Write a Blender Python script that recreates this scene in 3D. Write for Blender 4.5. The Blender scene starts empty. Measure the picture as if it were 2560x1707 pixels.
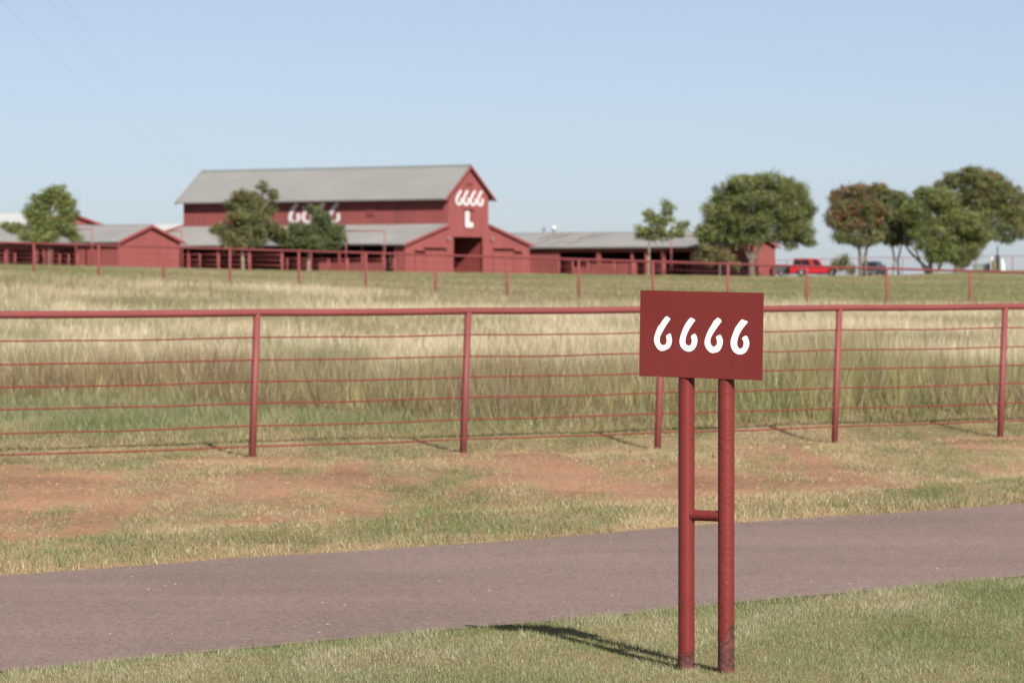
import bpy, bmesh, math, random
import numpy as np
from mathutils import Vector, Matrix

R = math.radians
rng = np.random.default_rng(11)
random.seed(5)
scene = bpy.context.scene
C = scene.collection

# ------------------------------------------------------------------ camera
F = 9600.0            # focal length in photo pixels (photo 2560 wide)
HY = 700.0            # photo row of the eye-level horizon
EYE = 1.74
cam_d = bpy.data.cameras.new('camera')
cam = bpy.data.objects.new('camera', cam_d)
C.objects.link(cam)
cam_d.sensor_width = 36.0
cam_d.lens = F / 2560.0 * 36.0
cam.location = (0, 0, EYE)
cam.rotation_euler = (R(90) - math.atan((853.5 - HY) / F), 0, 0)
cam_d.clip_start = 0.5
cam_d.clip_end = 9000
cam_d.dof.use_dof = True
cam_d.dof.focus_distance = 17.1
cam_d.dof.aperture_fstop = 7.4
cam_d.dof.aperture_blades = 7
scene.camera = cam

# ------------------------------------------------------------------ sky and sun
SUN_AZ, SUN_EL = R(20), R(35)
world = bpy.data.worlds.new('World')
scene.world = world
world.use_nodes = True
wn = world.node_tree
bg = wn.nodes['Background']
sky = wn.nodes.new('ShaderNodeTexSky')
sky.sky_type = 'NISHITA'
sky.sun_disc = False
sky.sun_elevation = SUN_EL
sky.sun_rotation = math.pi - SUN_AZ
sky.altitude = 300
sky.air_density = 0.56
sky.dust_density = 0.75
sky.ozone_density = 1.4
veil = wn.nodes.new('ShaderNodeMix'); veil.data_type = 'RGBA'      # even dry-air paleness over the whole sky
veil.inputs[0].default_value = 0.32
veil.inputs[7].default_value = (6.4, 6.5, 7.4, 1)
wn.links.new(sky.outputs[0], veil.inputs[6])
wn.links.new(veil.outputs[2], bg.inputs[0])
bg.inputs[1].default_value = 0.05
sun_d = bpy.data.lights.new('sun', 'SUN')
sun = bpy.data.objects.new('sun', sun_d)
C.objects.link(sun)
sun_d.energy = 5.0
sun_d.angle = R(0.53)
sun_d.color = (1.0, 0.95, 0.88)
to_sun = Vector((math.sin(SUN_AZ) * math.cos(SUN_EL), -math.cos(SUN_AZ) * math.cos(SUN_EL), math.sin(SUN_EL)))
sun.rotation_euler = to_sun.to_track_quat('Z', 'Y').to_euler()
sun.location = to_sun * 50
scene.view_settings.view_transform = 'Standard'
scene.view_settings.look = 'None'
scene.view_settings.exposure = 1.06
scene.view_settings.gamma = 1.0
scene.view_settings.use_curve_mapping = False
scene.render.engine = 'CYCLES'
scene.cycles.use_denoising = True
scene.cycles.max_bounces = 6
scene.cycles.diffuse_bounces = 3

# ------------------------------------------------------------------ helpers
def at(px, py, d):
    return Vector(((px - 1280) * d / F, d, EYE + (HY - py) * d / F))

class MB:
    def __init__(s): s.v = []; s.f = []
    def add(s, vs, fs):
        o = len(s.v); s.v += [tuple(v) for v in vs]; s.f += [tuple(i + o for i in f) for f in fs]; return s
    def box(s, x0, x1, y0, y1, z0, z1):
        return s.add([(x0,y0,z0),(x1,y0,z0),(x1,y1,z0),(x0,y1,z0),(x0,y0,z1),(x1,y0,z1),(x1,y1,z1),(x0,y1,z1)],
                     [(3,2,1,0),(4,5,6,7),(0,1,5,4),(1,2,6,5),(2,3,7,6),(3,0,4,7)])
    def tube(s, pts, r, n=10, cap=True):
        pts = [Vector(p) for p in pts]
        rs = r if isinstance(r, (list, tuple)) else [r] * len(pts)
        rings = []
        ref = None
        for i, p in enumerate(pts):
            t = (pts[min(i+1, len(pts)-1)] - pts[max(i-1, 0)]).normalized()
            if ref is None:
                ref = Vector((0,0,1)) if abs(t.z) < 0.9 else Vector((1,0,0))
            a = (ref - t * ref.dot(t)).normalized(); b = t.cross(a); ref = a
            rings.append([p + (a*math.cos(2*math.pi*k/n) + b*math.sin(2*math.pi*k/n)) * rs[i] for k in range(n)])
        vs = [v for ring in rings for v in ring]; fs = []
        for i in range(len(pts)-1):
            for k in range(n):
                fs.append((i*n+k, i*n+(k+1)%n, (i+1)*n+(k+1)%n, (i+1)*n+k))
        if cap:
            fs.append(tuple(range(n-1, -1, -1))); fs.append(tuple((len(pts)-1)*n+k for k in range(n)))
        return s.add(vs, fs)
    def prism(s, poly, p0, ux, uz, nrm, depth):
        """polygon (a,b) in plane p0+a*ux+b*uz, extruded along nrm by depth"""
        p0, ux, uz, nrm = Vector(p0), Vector(ux), Vector(uz), Vector(nrm)
        n = len(poly)
        A = [p0 + ux*a + uz*b for a, b in poly]; B = [p + nrm*depth for p in A]
        fs = [tuple(range(n)), tuple(range(2*n-1, n-1, -1))]
        fs += [(i, n+i, n+(i+1) % n, (i+1) % n) for i in range(n)]
        return s.add(A + B, fs)
    def sheet(s, p0, U, V, N, u0, u1, bot, top, pitch=.3, rib=.10, h=.035, brk=()):
        """profiled metal sheet: ribs run along V"""
        p0, U, V, N = Vector(p0), Vector(U), Vector(V), Vector(N)
        st = [(u0, 0.0)]; u = u0 + pitch*.5
        while u < u1 - rib:
            st += [(u - rib*.5, 0), (u - rib*.25, h), (u + rib*.25, h), (u + rib*.5, 0)]; u += pitch
        st.append((u1, 0))
        for b in brk: st.append((b, 0))
        st.sort()
        vs = []; fs = []
        for a, o in st:
            vs += [p0 + U*a + V*bot(a) + N*o, p0 + U*a + V*top(a) + N*o]
        for i in range(len(st)-1): fs.append((2*i, 2*i+2, 2*i+3, 2*i+1))
        return s.add(vs, fs)
    def build(s, name, m, parent=None, smooth=False, bevel=0, fix=True):
        me = bpy.data.meshes.new(name); me.from_pydata(s.v, [], s.f); me.update()
        if fix:
            bm = bmesh.new(); bm.from_mesh(me); bmesh.ops.recalc_face_normals(bm, faces=bm.faces); bm.to_mesh(me); bm.free()
        if smooth:
            for p in me.polygons: p.use_smooth = len(p.vertices) <= 4
        o = bpy.data.objects.new(name, me); C.objects.link(o)
        if m: me.materials.append(m)
        if parent: o.parent = parent
        if bevel:
            b = o.modifiers.new('bevel', 'BEVEL'); b.width = bevel; b.segments = 2; b.limit_method = 'ANGLE'
        return o

def empty(name, loc=(0,0,0), rz=0):
    e = bpy.data.objects.new(name, None); C.objects.link(e); e.location = loc; e.rotation_euler = (0,0,rz)
    e.empty_display_size = .3
    return e
def tag(o, label=None, cat=None, group=None, kind=None):
    if label: o['label'] = label
    if cat: o['category'] = cat
    if group: o['group'] = group
    if kind: o['kind'] = kind
    return o

def np_mesh(name, verts, tris, mat, col=None, smooth=False):
    me = bpy.data.meshes.new(name)
    nv, nt = len(verts), len(tris)
    me.vertices.add(nv); me.vertices.foreach_set('co', np.ascontiguousarray(verts, dtype=np.float32).ravel())
    k = tris.shape[1]
    me.loops.add(nt*k); me.loops.foreach_set('vertex_index', np.ascontiguousarray(tris, dtype=np.int32).ravel())
    me.polygons.add(nt); me.polygons.foreach_set('loop_start', np.arange(0, nt*k, k, dtype=np.int32))
    me.update(calc_edges=True)
    if smooth: me.polygons.foreach_set('use_smooth', np.ones(nt, dtype=bool))
    if col is not None:
        a = me.attributes.new('col', 'FLOAT_COLOR', 'POINT')
        c4 = np.ones((nv, 4), dtype=np.float32); c4[:, :3] = col
        a.data.foreach_set('color', c4.ravel())
    me.materials.append(mat)
    o = bpy.data.objects.new(name, me); C.objects.link(o)
    return o

def smooth01(a, b, x):
    t = np.clip((np.asarray(x, dtype=float) - a) / (b - a), 0, 1); return t*t*(3-2*t)

_perm = np.random.default_rng(3).random((256, 256))
def vnoise(x, y, seed=0):
    x = np.asarray(x, float) + seed*17.31; y = np.asarray(y, float) + seed*9.77
    xi = np.floor(x).astype(int); yi = np.floor(y).astype(int); fx = x-xi; fy = y-yi
    fx = fx*fx*(3-2*fx); fy = fy*fy*(3-2*fy)
    g = lambda a, b: _perm[a & 255, b & 255]
    return (g(xi,yi)*(1-fx)+g(xi+1,yi)*fx)*(1-fy) + (g(xi,yi+1)*(1-fx)+g(xi+1,yi+1)*fx)*fy
def fbm(x, y, seed=0, oct=4):
    s = 0; a = .5; n = 0
    for i in range(oct):
        s = s + a*vnoise(x*2**i, y*2**i, seed+i*3); n += a; a *= .5
    return s/n

# ------------------------------------------------------------------ materials
def mat(name, col, rough=.6, var=.12, scale=6.0, bump=0.0, bscale=60., metal=0., spec=.4, col2=None, mixlo=.45, mixhi=.6, stretch=None, k=.53):
    col = tuple(c*k for c in col); col2 = tuple(c*k for c in col2) if col2 else None
    m = bpy.data.materials.new(name); m.use_nodes = True
    nt = m.node_tree; N = nt.nodes; L = nt.links
    b = N['Principled BSDF']
    b.inputs['Roughness'].default_value = rough; b.inputs['Metallic'].default_value = metal
    b.inputs['Specular IOR Level'].default_value = spec
    tc = N.new('ShaderNodeTexCoord'); mp = N.new('ShaderNodeMapping')
    L.new(tc.outputs['Object'], mp.inputs[0])
    if stretch: mp.inputs['Scale'].default_value = stretch
    nz = N.new('ShaderNodeTexNoise'); nz.inputs['Scale'].default_value = scale; nz.inputs['Detail'].default_value = 6
    L.new(mp.outputs[0], nz.inputs[0])
    rp = N.new('ShaderNodeMapRange'); rp.inputs[1].default_value = .3; rp.inputs[2].default_value = .7
    rp.inputs[3].default_value = 1-var; rp.inputs[4].default_value = 1+var
    L.new(nz.outputs[0], rp.inputs[0])
    mul = N.new('ShaderNodeMix'); mul.data_type = 'RGBA'; mul.blend_type = 'MULTIPLY'; mul.inputs[0].default_value = 1
    cmb = N.new('ShaderNodeCombineColor')
    for i in range(3): L.new(rp.outputs[0], cmb.inputs[i])
    L.new(cmb.outputs[0], mul.inputs[7])
    if col2:
        n2 = N.new('ShaderNodeTexNoise'); n2.inputs['Scale'].default_value = scale*.6; n2.inputs['Detail'].default_value = 8
        L.new(mp.outputs[0], n2.inputs[0])
        r2 = N.new('ShaderNodeMapRange'); r2.inputs[1].default_value = mixlo; r2.inputs[2].default_value = mixhi
        L.new(n2.outputs[0], r2.inputs[0])
        mx = N.new('ShaderNodeMix'); mx.data_type = 'RGBA'
        mx.inputs[6].default_value = (*col, 1); mx.inputs[7].default_value = (*col2, 1)
        L.new(r2.outputs[0], mx.inputs[0]); L.new(mx.outputs[2], mul.inputs[6])
    else:
        mul.inputs[6].default_value = (*col, 1)
    L.new(mul.outputs[2], b.inputs['Base Color'])
    if bump:
        nb = N.new('ShaderNodeTexNoise'); nb.inputs['Scale'].default_value = bscale; nb.inputs['Detail'].default_value = 4
        L.new(tc.outputs['Object'], nb.inputs[0])
        bp = N.new('ShaderNodeBump'); bp.inputs['Strength'].default_value = bump; bp.inputs['Distance'].default_value = .01
        L.new(nb.outputs[0], bp.inputs['Height']); L.new(bp.outputs[0], b.inputs['Normal'])
    return m

def blade_mat(name, transl=.35, rough=.6):
    m = bpy.data.materials.new(name); m.use_nodes = True
    N = m.node_tree.nodes; L = m.node_tree.links
    N.remove(N['Principled BSDF']); out = N['Material Output']
    at_ = N.new('ShaderNodeAttribute'); at_.attribute_name = 'col'
    df = N.new('ShaderNodeBsdfDiffuse'); tr = N.new('ShaderNodeBsdfTranslucent'); mx = N.new('ShaderNodeMixShader')
    gl = N.new('ShaderNodeBsdfGlossy'); gl.inputs['Roughness'].default_value = .5; mg = N.new('ShaderNodeMixShader'); mg.inputs[0].default_value = .03
    mx.inputs[0].default_value = transl
    L.new(at_.outputs['Color'], df.inputs[0]); L.new(at_.outputs['Color'], tr.inputs[0])
    L.new(df.outputs[0], mx.inputs[1]); L.new(tr.outputs[0], mx.inputs[2])
    L.new(mx.outputs[0], mg.inputs[1]); L.new(gl.outputs[0], mg.inputs[2]); L.new(mg.outputs[0], out.inputs[0])
    return m

def post_mat(name, col, top, wob, pit):
    """painted steel pipe, paint peeled to rust up to a ragged height"""
    m = bpy.data.materials.new(name); m.use_nodes = True
    N = m.node_tree.nodes; L = m.node_tree.links; b = N['Principled BSDF']
    b.inputs['Roughness'].default_value = .42; b.inputs['Specular IOR Level'].default_value = .25
    tc = N.new('ShaderNodeTexCoord'); sp = N.new('ShaderNodeSeparateXYZ'); L.new(tc.outputs['Object'], sp.inputs[0])
    n1 = N.new('ShaderNodeTexNoise'); n1.inputs['Scale'].default_value = 14; n1.inputs['Detail'].default_value = 7; L.new(tc.outputs['Object'], n1.inputs[0])
    mp = N.new('ShaderNodeMapping'); mp.inputs['Scale'].default_value = (1, 1, .45); L.new(tc.outputs['Object'], mp.inputs[0]); L.new(mp.outputs[0], n1.inputs[0])
    n4 = N.new('ShaderNodeTexNoise'); n4.inputs['Scale'].default_value = 55; n4.inputs['Detail'].default_value = 5; L.new(tc.outputs['Object'], n4.inputs[0])
    m4 = N.new('ShaderNodeMath'); m4.operation = 'MULTIPLY_ADD'; m4.inputs[1].default_value = wob*.5; m4.inputs[2].default_value = top - wob*.75; L.new(n4.outputs[0], m4.inputs[0])
    ma = N.new('ShaderNodeMath'); ma.operation = 'MULTIPLY_ADD'; ma.inputs[1].default_value = wob; L.new(m4.outputs[0], ma.inputs[2])
    L.new(n1.outputs[0], ma.inputs[0])
    lt = N.new('ShaderNodeMath'); lt.operation = 'SUBTRACT'; L.new(ma.outputs[0], lt.inputs[0]); L.new(sp.outputs[2], lt.inputs[1])
    sh = N.new('ShaderNodeMapRange'); sh.inputs[1].default_value = -.002; sh.inputs[2].default_value = .004; L.new(lt.outputs[0], sh.inputs[0])
    n2 = N.new('ShaderNodeTexNoise'); n2.inputs['Scale'].default_value = 45; n2.inputs['Detail'].default_value = 8; L.new(tc.outputs['Object'], n2.inputs[0])
    cr = N.new('ShaderNodeValToRGB'); cr.color_ramp.elements[0].position = .35; cr.color_ramp.elements[0].color = (.032,.017,.016,1)
    cr.color_ramp.elements[1].position = .68; cr.color_ramp.elements[1].color = (.115,.034,.027,1); L.new(n2.outputs[0], cr.inputs[0])
    n3 = N.new('ShaderNodeTexNoise'); n3.inputs['Scale'].default_value = 5; n3.inputs['Detail'].default_value = 5; L.new(tc.outputs['Object'], n3.inputs[0])
    pr = N.new('ShaderNodeValToRGB'); pr.color_ramp.elements[0].position = .3; pr.color_ramp.elements[0].color = (*[c*.86 for c in col],1)
    pr.color_ramp.elements[1].position = .7; pr.color_ramp.elements[1].color = (*[min(1,c*1.1) for c in col],1); L.new(n3.outputs[0], pr.inputs[0])
    mx = N.new('ShaderNodeMix'); mx.data_type = 'RGBA'; L.new(sh.outputs[0], mx.inputs[0]); L.new(pr.outputs[0], mx.inputs[6]); L.new(cr.outputs[0], mx.inputs[7])
    L.new(mx.outputs[2], b.inputs['Base Color'])
    rm = N.new('ShaderNodeMapRange'); rm.inputs[3].default_value = .42; rm.inputs[4].default_value = .9; L.new(sh.outputs[0], rm.inputs[0]); L.new(rm.outputs[0], b.inputs['Roughness'])
    # relief: paint film edge + pitting
    nb = N.new('ShaderNodeTexNoise'); nb.inputs['Scale'].default_value = 48; nb.inputs['Detail'].default_value = 9; L.new(tc.outputs['Object'], nb.inputs[0])
    hm = N.new('ShaderNodeMath'); hm.operation = 'MULTIPLY_ADD'; hm.inputs[1].default_value = pit; L.new(nb.outputs[0], hm.inputs[0])
    iv = N.new('ShaderNodeMath'); iv.operation = 'SUBTRACT'; iv.inputs[0].default_value = 1; L.new(sh.outputs[0], iv.inputs[1]); L.new(iv.outputs[0], hm.inputs[2])
    bp = N.new('ShaderNodeBump'); bp.inputs['Strength'].default_value = 1.0; bp.inputs['Distance'].default_value = .004
    L.new(hm.outputs[0], bp.inputs['Height']); L.new(bp.outputs[0], b.inputs['Normal'])
    return m

M = {}
SIGN_RED = (.228, .034, .031)
M['sign_red'] = mat('sign_red_paint', SIGN_RED, .5, .13, 2.2, .10, 90, spec=.22, col2=(.212,.035,.032), mixlo=.4, mixhi=.7)
M['post_l'] = post_mat('sign_post_paint_smooth', [c*.52 for c in SIGN_RED], .07, .26, .18)
M['post_r'] = post_mat('sign_post_paint_pitted', [c*.52 for c in SIGN_RED], .20, .50, .75)
M['white'] = mat('white_paint', (.72,.72,.71), .5, .05, 6, k=1)
M['fence'] = mat('fence_red_paint', (.265,.066,.063), .6, .10, 1.5, .05, 40, spec=.25)
M['fence2'] = mat('far_fence_red_paint', (.29,.078,.078), .7, .12, .8, spec=.15)
M['wire'] = mat('fence_wire_red', (.27,.045,.040), .7, .1, 3, spec=.15)
M['barn'] = mat('barn_red_siding', (.328,.080,.075), .66, .11, .7, stretch=(1,1,.22), col2=(.292,.076,.070), mixlo=.42, mixhi=.68)
M['trim'] = mat('barn_red_trim', (.37,.088,.082), .6, .08, 1)
M['inside'] = mat('interior_shade_boards', (.030,.021,.020), .9, .2, 2)  # near black: the deep shade of the interiors is put into the colour
M['inside_red'] = mat('dark_red_boards', (.21,.032,.030), .8, .1, 1)  # darker red than the outer siding
M['barn_white'] = mat('weathered_white_paint', (.44,.41,.41), .6, .06, 3, k=1)
M['shade'] = mat('door_track_shade', (.05,.03,.03), .7)  # shade below the door hoods, painted as a near-black colour
M['roof'] = mat('grey_metal_roof', (.285,.282,.27), .55, .07, .35, metal=.0, spec=.5, stretch=(.6,1,1))
M['roof2'] = mat('weathered_grey_roof', (.27,.27,.262), .6, .08, .3, col2=(.30,.29,.272))
M['roof_pale'] = mat('pale_metal_roof', (.50,.51,.51), .5, .05, .4)
M['cap'] = mat('ridge_cap_metal', (.16,.19,.19), .5)
M['rust_red'] = mat('red_roof_streak', (.27,.175,.16), .7)
M['bark'] = mat('bark_grey_brown', (.17,.13,.10), .9, .3, 3, .5, 12)
M['bark_dark'] = mat('bark_dark', (.035,.03,.028), .9, .3, 3, .5, 12)
M['bark_pale'] = mat('bark_pale', (.30,.24,.18), .9, .25, 3, .5, 12)
M['leaf'] = blade_mat('tree_leaves', .25)
M['grass'] = blade_mat('grass_blades', .35)
M['car_red'] = mat('red_car_paint', (.55,.012,.02), .25, .02, spec=.6)
M['car_navy'] = mat('navy_car_paint', (.012,.022,.05), .25, .02, spec=.6)
M['glass'] = mat('dark_glass', (.02,.025,.03), .08, 0, spec=.8)
M['tyre'] = mat('tyre_rubber', (.02,.02,.02), .85)
M['steel'] = mat('dull_steel', (.4,.4,.4), .4, metal=.6)
M['grey'] = mat('dark_grey_steel', (.055,.06,.065), .6)
M['green_box'] = mat('green_utility_paint', (.16,.22,.17), .55)
M['dark_green'] = mat('dark_green_paint', (.02,.045,.045), .5)
M['yellow'] = mat('yellow_paint', (.6,.42,.08), .5)
M['wood'] = mat('weathered_wood', (.16,.12,.09), .9, .2, 4)
M['wood_tan'] = mat('tan_stump_wood', (.36,.25,.19), .9, .2, 4)
M['lamp'] = mat('lamp_white_enamel', (.6,.55,.52), .4)

# ------------------------------------------------------------------ terrain
RN = np.array([-.721, .693]); C_NEAR, C_FAR = 13.52, 17.95        # road: n.p between these
FP = np.array([-2.6, 38.4]); FDIR = np.array([2.08, 1.643])/2.651; FNRM = np.array([-FDIR[1], FDIR[0]])
def rc(x, y): return x*RN[0] + y*RN[1]
def fs_(x, y): return (x-FP[0])*FNRM[0] + (y-FP[1])*FNRM[1]
FT = [-.30,-.1246,-.0734,-.038,.0174,.119,.3]; FZ = [2.4,1.74,1.40,1.23,1.04,.83,.6]
GT = [-.3,-.133,-.06,0,.0656,.10,.117,.125,.14,.3]; GZ = [4.2,3.40,2.78,2.45,2.157,2.25,2.55,2.74,2.80,3.2]
FA = np.array([-17.2, 138.2]); FB = np.array([14.55, 122.0])      # far fence line
def ff_(x, y):
    dv = (FB-FA)/np.linalg.norm(FB-FA); n = np.array([-dv[1], dv[0]])
    return (x-FA[0])*n[0] + (y-FA[1])*n[1]
def ground_z(x, y):
    x = np.asarray(x, float); y = np.asarray(y, float)
    yy = np.maximum(y, 1.0); t = np.clip(x/yy, -.3, .3)
    c = rc(x, y); s = fs_(x, y)
    near = .008*smooth01(11.2,12.7,c)*(1-smooth01(13.1,13.55,c))
    near = near - .03*smooth01(13.3,13.5,c)*(1-smooth01(17.9,18.2,c))
    off = np.where((c > 13.3) & (c < 18.1), 0.0, 1.0)
    near = near + off*(.05*(fbm(x*.35, y*.35, 1, 3)-.5) + .025*(fbm(x*1.6, y*1.6, 2, 3)-.5))
    near = near*(y > 5)*smooth01(.2,1.3,np.hypot(x-.86, y-17.05)) + (-.11)*smooth01(19.6,21.8,c)*(1-smooth01(22.0,27.2,c)) - (.02+.09*smooth01(-2,2.5,x))*np.exp(-(s/1.6)**2)*(y > 30)
    near = near + .13*smooth01(.6,4,s)
    Fz = np.interp(t, FT, FZ); Gz = np.interp(t, GT, GZ)
    a = np.clip((y-47)/(130-47), 0, 1); b = np.clip((y-130)/(270.), 0, 1)
    z = near*(1-a) + Fz*a + (Gz-Fz)*b
    z = z + (fbm(x*.12, y*.05, 5, 3)-.5)*.25*smooth01(55,75,y)*(1-smooth01(120,128,y))
    far = np.clip((y-402)/14., 0, 1)
    z = z - .16*far - .10*np.clip((y-416)/100., 0, 1) - 3*np.clip((y-600)/1500., 0, 1)
    return z
def gz(x, y): return float(ground_z(x, y))

# shared patch maps (soil / dryness) for ground and grass
def soil(x, y):
    c = rc(x, y); s = fs_(x, y)
    al = x*.693 + y*.721
    n = fbm(x*.75+y*.04, y*.15, 21, 4)
    n2 = fbm(x*3.1, y*.55, 25, 4)
    band = smooth01(19.0,20.6,c)*(1-smooth01(-.5,.5,s))
    v = n*.68 + n2*.32 + .06*smooth01(31,37,al)*1.0 + .02*np.exp(-(s/.8)**2) + .03*np.exp(-((c-21.3)/1.0)**2)
    g = lambda cx, cy, sx, sy: np.exp(-((x-cx)/sx)**2 - ((y-cy)/sy)**2)
    v = v + .14*g(-3.4,28.0,1.4,2.8) + .14*g(-.2,34,2.2,2.8) + .19*g(4.4,38,3.4,5.5) - .05 + .16*(fbm(x*9, y*1.8, 27, 2)-.5)
    v = v - .10*np.exp(-((c-19.0)/.9)**2)
    return smooth01(.42,.66,v)*band
def soil_lawn(x, y):
    c = rc(x, y)
    return smooth01(.70,.80, fbm(x*3.0, y*1.0, 31, 3)*.6+fbm(x*11,y*3,33,2)*.4)*(c < 12.6)
def dry(x, y): return fbm(x*1.6, y*.55, 41, 4)

STRAW = np.array([.47,.37,.205]); GREEN = np.array([.155,.190,.052]); GREYG = np.array([.235,.26,.115]); BROWN = np.array([.21,.135,.075])
SOIL = np.array([.42,.236,.138]); YGREEN = np.array([.27,.265,.085]); PALE = np.array([.82,.70,.47])
def lerp(a, b, t): return a*(1-t[:, None]) + b*t[:, None]

def axis(lo, hi, dense_lo, dense_hi, step, grow=1.10, maxstep=60):
    mid = list(np.arange(dense_lo, dense_hi, step)); up = []; p = dense_hi; st = step
    while p < hi: up.append(p); st = min(st*grow, maxstep); p += st
    up.append(hi); dn = []; p = dense_lo; st = step
    while p > lo:
        st = min(st*grow, maxstep); p -= st; dn.append(max(p, lo))
    return np.array(dn[::-1] + mid + up)
gx = axis(-1600, 1600, -9, 9, .16); gy = axis(-60, 4500, 14, 50, .16, 1.035)
GX, GY = np.meshgrid(gx, gy)
X = GX.ravel(); Y = GY.ravel(); Z = ground_z(X, Y)
col = np.zeros((len(X), 3))
c_ = rc(X, Y); s_ = fs_(X, Y); f_ = ff_(X, Y)
so = np.maximum(soil(X, Y), soil_lawn(X, Y))
base = lerp(np.tile(GREEN*.9, (len(X),1)), np.tile(STRAW*.85, (len(X),1)), smooth01(.3,.6,dry(X,Y)))
col = lerp(base, np.tile(SOIL, (len(X),1)), np.clip(so + .35, 0, 1))
mead = lerp(np.tile(BROWN*1.1,(len(X),1)), np.tile(PALE*.75,(len(X),1)), smooth01(8,16,s_))
col = lerp(col, mead, smooth01(3,6,s_))
mo = fbm(X*.12, Y*.03, 51, 4)
mown = lerp(np.tile(np.array([.26,.26,.105]),(len(X),1)), np.tile(np.array([.36,.315,.165]),(len(X),1)), smooth01(.38,.62,mo))
col = lerp(col, mown, smooth01(-.5,1.5,f_))
edge = np.exp(-((c_-C_FAR-.03)/.06)**2) + np.exp(-((c_-C_NEAR+.05)/.08)**2)
col = lerp(col, np.tile(np.array([.42,.25,.14]),(len(X),1)), np.clip(edge,0,1)*(Y < 60))
nx, ny = len(gx), len(gy)
ii = (np.arange(ny-1)[:, None]*nx + np.arange(nx-1)[None, :]).ravel()
quads = np.stack([ii, ii+1, ii+1+nx, ii+nx], 1)
gm = bpy.data.materials.new('ground_soil_turf'); gm.use_nodes = True
N = gm.node_tree.nodes; L = gm.node_tree.links; b = N['Principled BSDF']; b.inputs['Roughness'].default_value = .95; b.inputs['Specular IOR Level'].default_value = .1
av = N.new('ShaderNodeAttribute'); av.attribute_name = 'col'
tc = N.new('ShaderNodeNewGeometry')
n1 = N.new('ShaderNodeTexNoise'); n1.inputs['Scale'].default_value = 16; n1.inputs['Detail'].default_value = 9; L.new(tc.outputs['Position'], n1.inputs[0])
n0 = N.new('ShaderNodeTexNoise'); n0.inputs['Scale'].default_value = .5; n0.inputs['Detail'].default_value = 7; L.new(tc.outputs['Position'], n0.inputs[0])
ad = N.new('ShaderNodeMath'); ad.operation = 'ADD'; L.new(n1.outputs[0], ad.inputs[0]); L.new(n0.outputs[0], ad.inputs[1])
mr = N.new('ShaderNodeMapRange'); mr.inputs[1].default_value = .7; mr.inputs[2].default_value = 1.3; mr.inputs[3].default_value = .60; mr.inputs[4].default_value = 1.40; L.new(ad.outputs[0], mr.inputs[0])
vm = N.new('ShaderNodeVectorMath'); vm.operation = 'SCALE'; L.new(av.outputs['Color'], vm.inputs[0]); L.new(mr.outputs[0], vm.inputs['Scale'])
L.new(vm.outputs[0], b.inputs['Base Color'])
bp = N.new('ShaderNodeBump'); bp.inputs['Strength'].default_value = .6; bp.inputs['Distance'].default_value = .03; L.new(n1.outputs[0], bp.inputs['Height']); L.new(bp.outputs[0], b.inputs['Normal'])
g = np_mesh('ground', np.stack([X, Y, Z], 1), quads, gm, col*.53, smooth=True)
tag(g, 'rising ranch ground of red soil and dry turf', kind='structure')

# ------------------------------------------------------------------ road
TD = np.array([.693, .721])
al = np.arange(-60, 140, .2); wv = np.linspace(0, 1, 9)
V = []; 
for a in al:
    e0 = C_NEAR + .10*(vnoise(a*.9, 3.3, 7)-.5) + .05*(vnoise(a*3.1, 1.3, 8)-.5)
    e1 = C_FAR + .16*(vnoise(a*.7, 7.3, 9)-.5) + .06*(vnoise(a*2.9, 2.3, 10)-.5)
    for w in wv:
        c = e0 + (e1-e0)*w; p = TD*a + RN*c
        V.append((p[0], p[1], -.008 + .02*math.sin(math.pi*w)))
V = np.array(V); n = len(wv)
ii = (np.arange(len(al)-1)[:, None]*n + np.arange(n-1)[None, :]).ravel()
rm = mat('red_brown_asphalt', (.295,.212,.180), .9, .10, .45, .5, 220, spec=.12, col2=(.330,.242,.206), mixlo=.35, mixhi=.65)
nt = rm.node_tree; N = nt.nodes; L = nt.links; b = N['Principled BSDF']
src = b.inputs['Base Color'].links[0].from_socket
tc = N.new('ShaderNodeTexCoord'); vo = N.new('ShaderNodeTexVoronoi'); vo.inputs['Scale'].default_value = 75; L.new(tc.outputs['Object'], vo.inputs[0])
sv = N.new('ShaderNodeSeparateColor'); L.new(vo.outputs['Color'], sv.inputs[0])
mr = N.new('ShaderNodeMapRange'); mr.inputs[3].default_value = .72; mr.inputs[4].default_value = 1.28; L.new(sv.outputs[0], mr.inputs[0])
wm = N.new('ShaderNodeMapping'); wm.inputs['Rotation'].default_value = (0, 0, -math.atan2(.721, .693)); wm.inputs['Scale'].default_value = (.12, 1.1, 1); L.new(tc.outputs['Object'], wm.inputs[0])
wn_ = N.new('ShaderNodeTexNoise'); wn_.inputs['Scale'].default_value = 1.6; wn_.inputs['Detail'].default_value = 6; L.new(wm.outputs[0], wn_.inputs[0])
wr_ = N.new('ShaderNodeMapRange'); wr_.inputs[1].default_value = .3; wr_.inputs[2].default_value = .7; wr_.inputs[3].default_value = .94; wr_.inputs[4].default_value = 1.06; L.new(wn_.outputs[0], wr_.inputs[0])
wx_ = N.new('ShaderNodeMath'); wx_.operation = 'MULTIPLY'; L.new(mr.outputs[0], wx_.inputs[0]); L.new(wr_.outputs[0], wx_.inputs[1]); mr = wx_
vm = N.new('ShaderNodeVectorMath'); vm.operation = 'SCALE'; L.new(src, vm.inputs[0]); L.new(mr.outputs[0], vm.inputs['Scale']); L.new(vm.outputs[0], b.inputs['Base Color'])
road = np_mesh('road', V, np.stack([ii, ii+1, ii+1+n, ii+n], 1), rm, smooth=True)
tag(road, 'narrow reddish brown asphalt lane between two grass verges', kind='structure')

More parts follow.
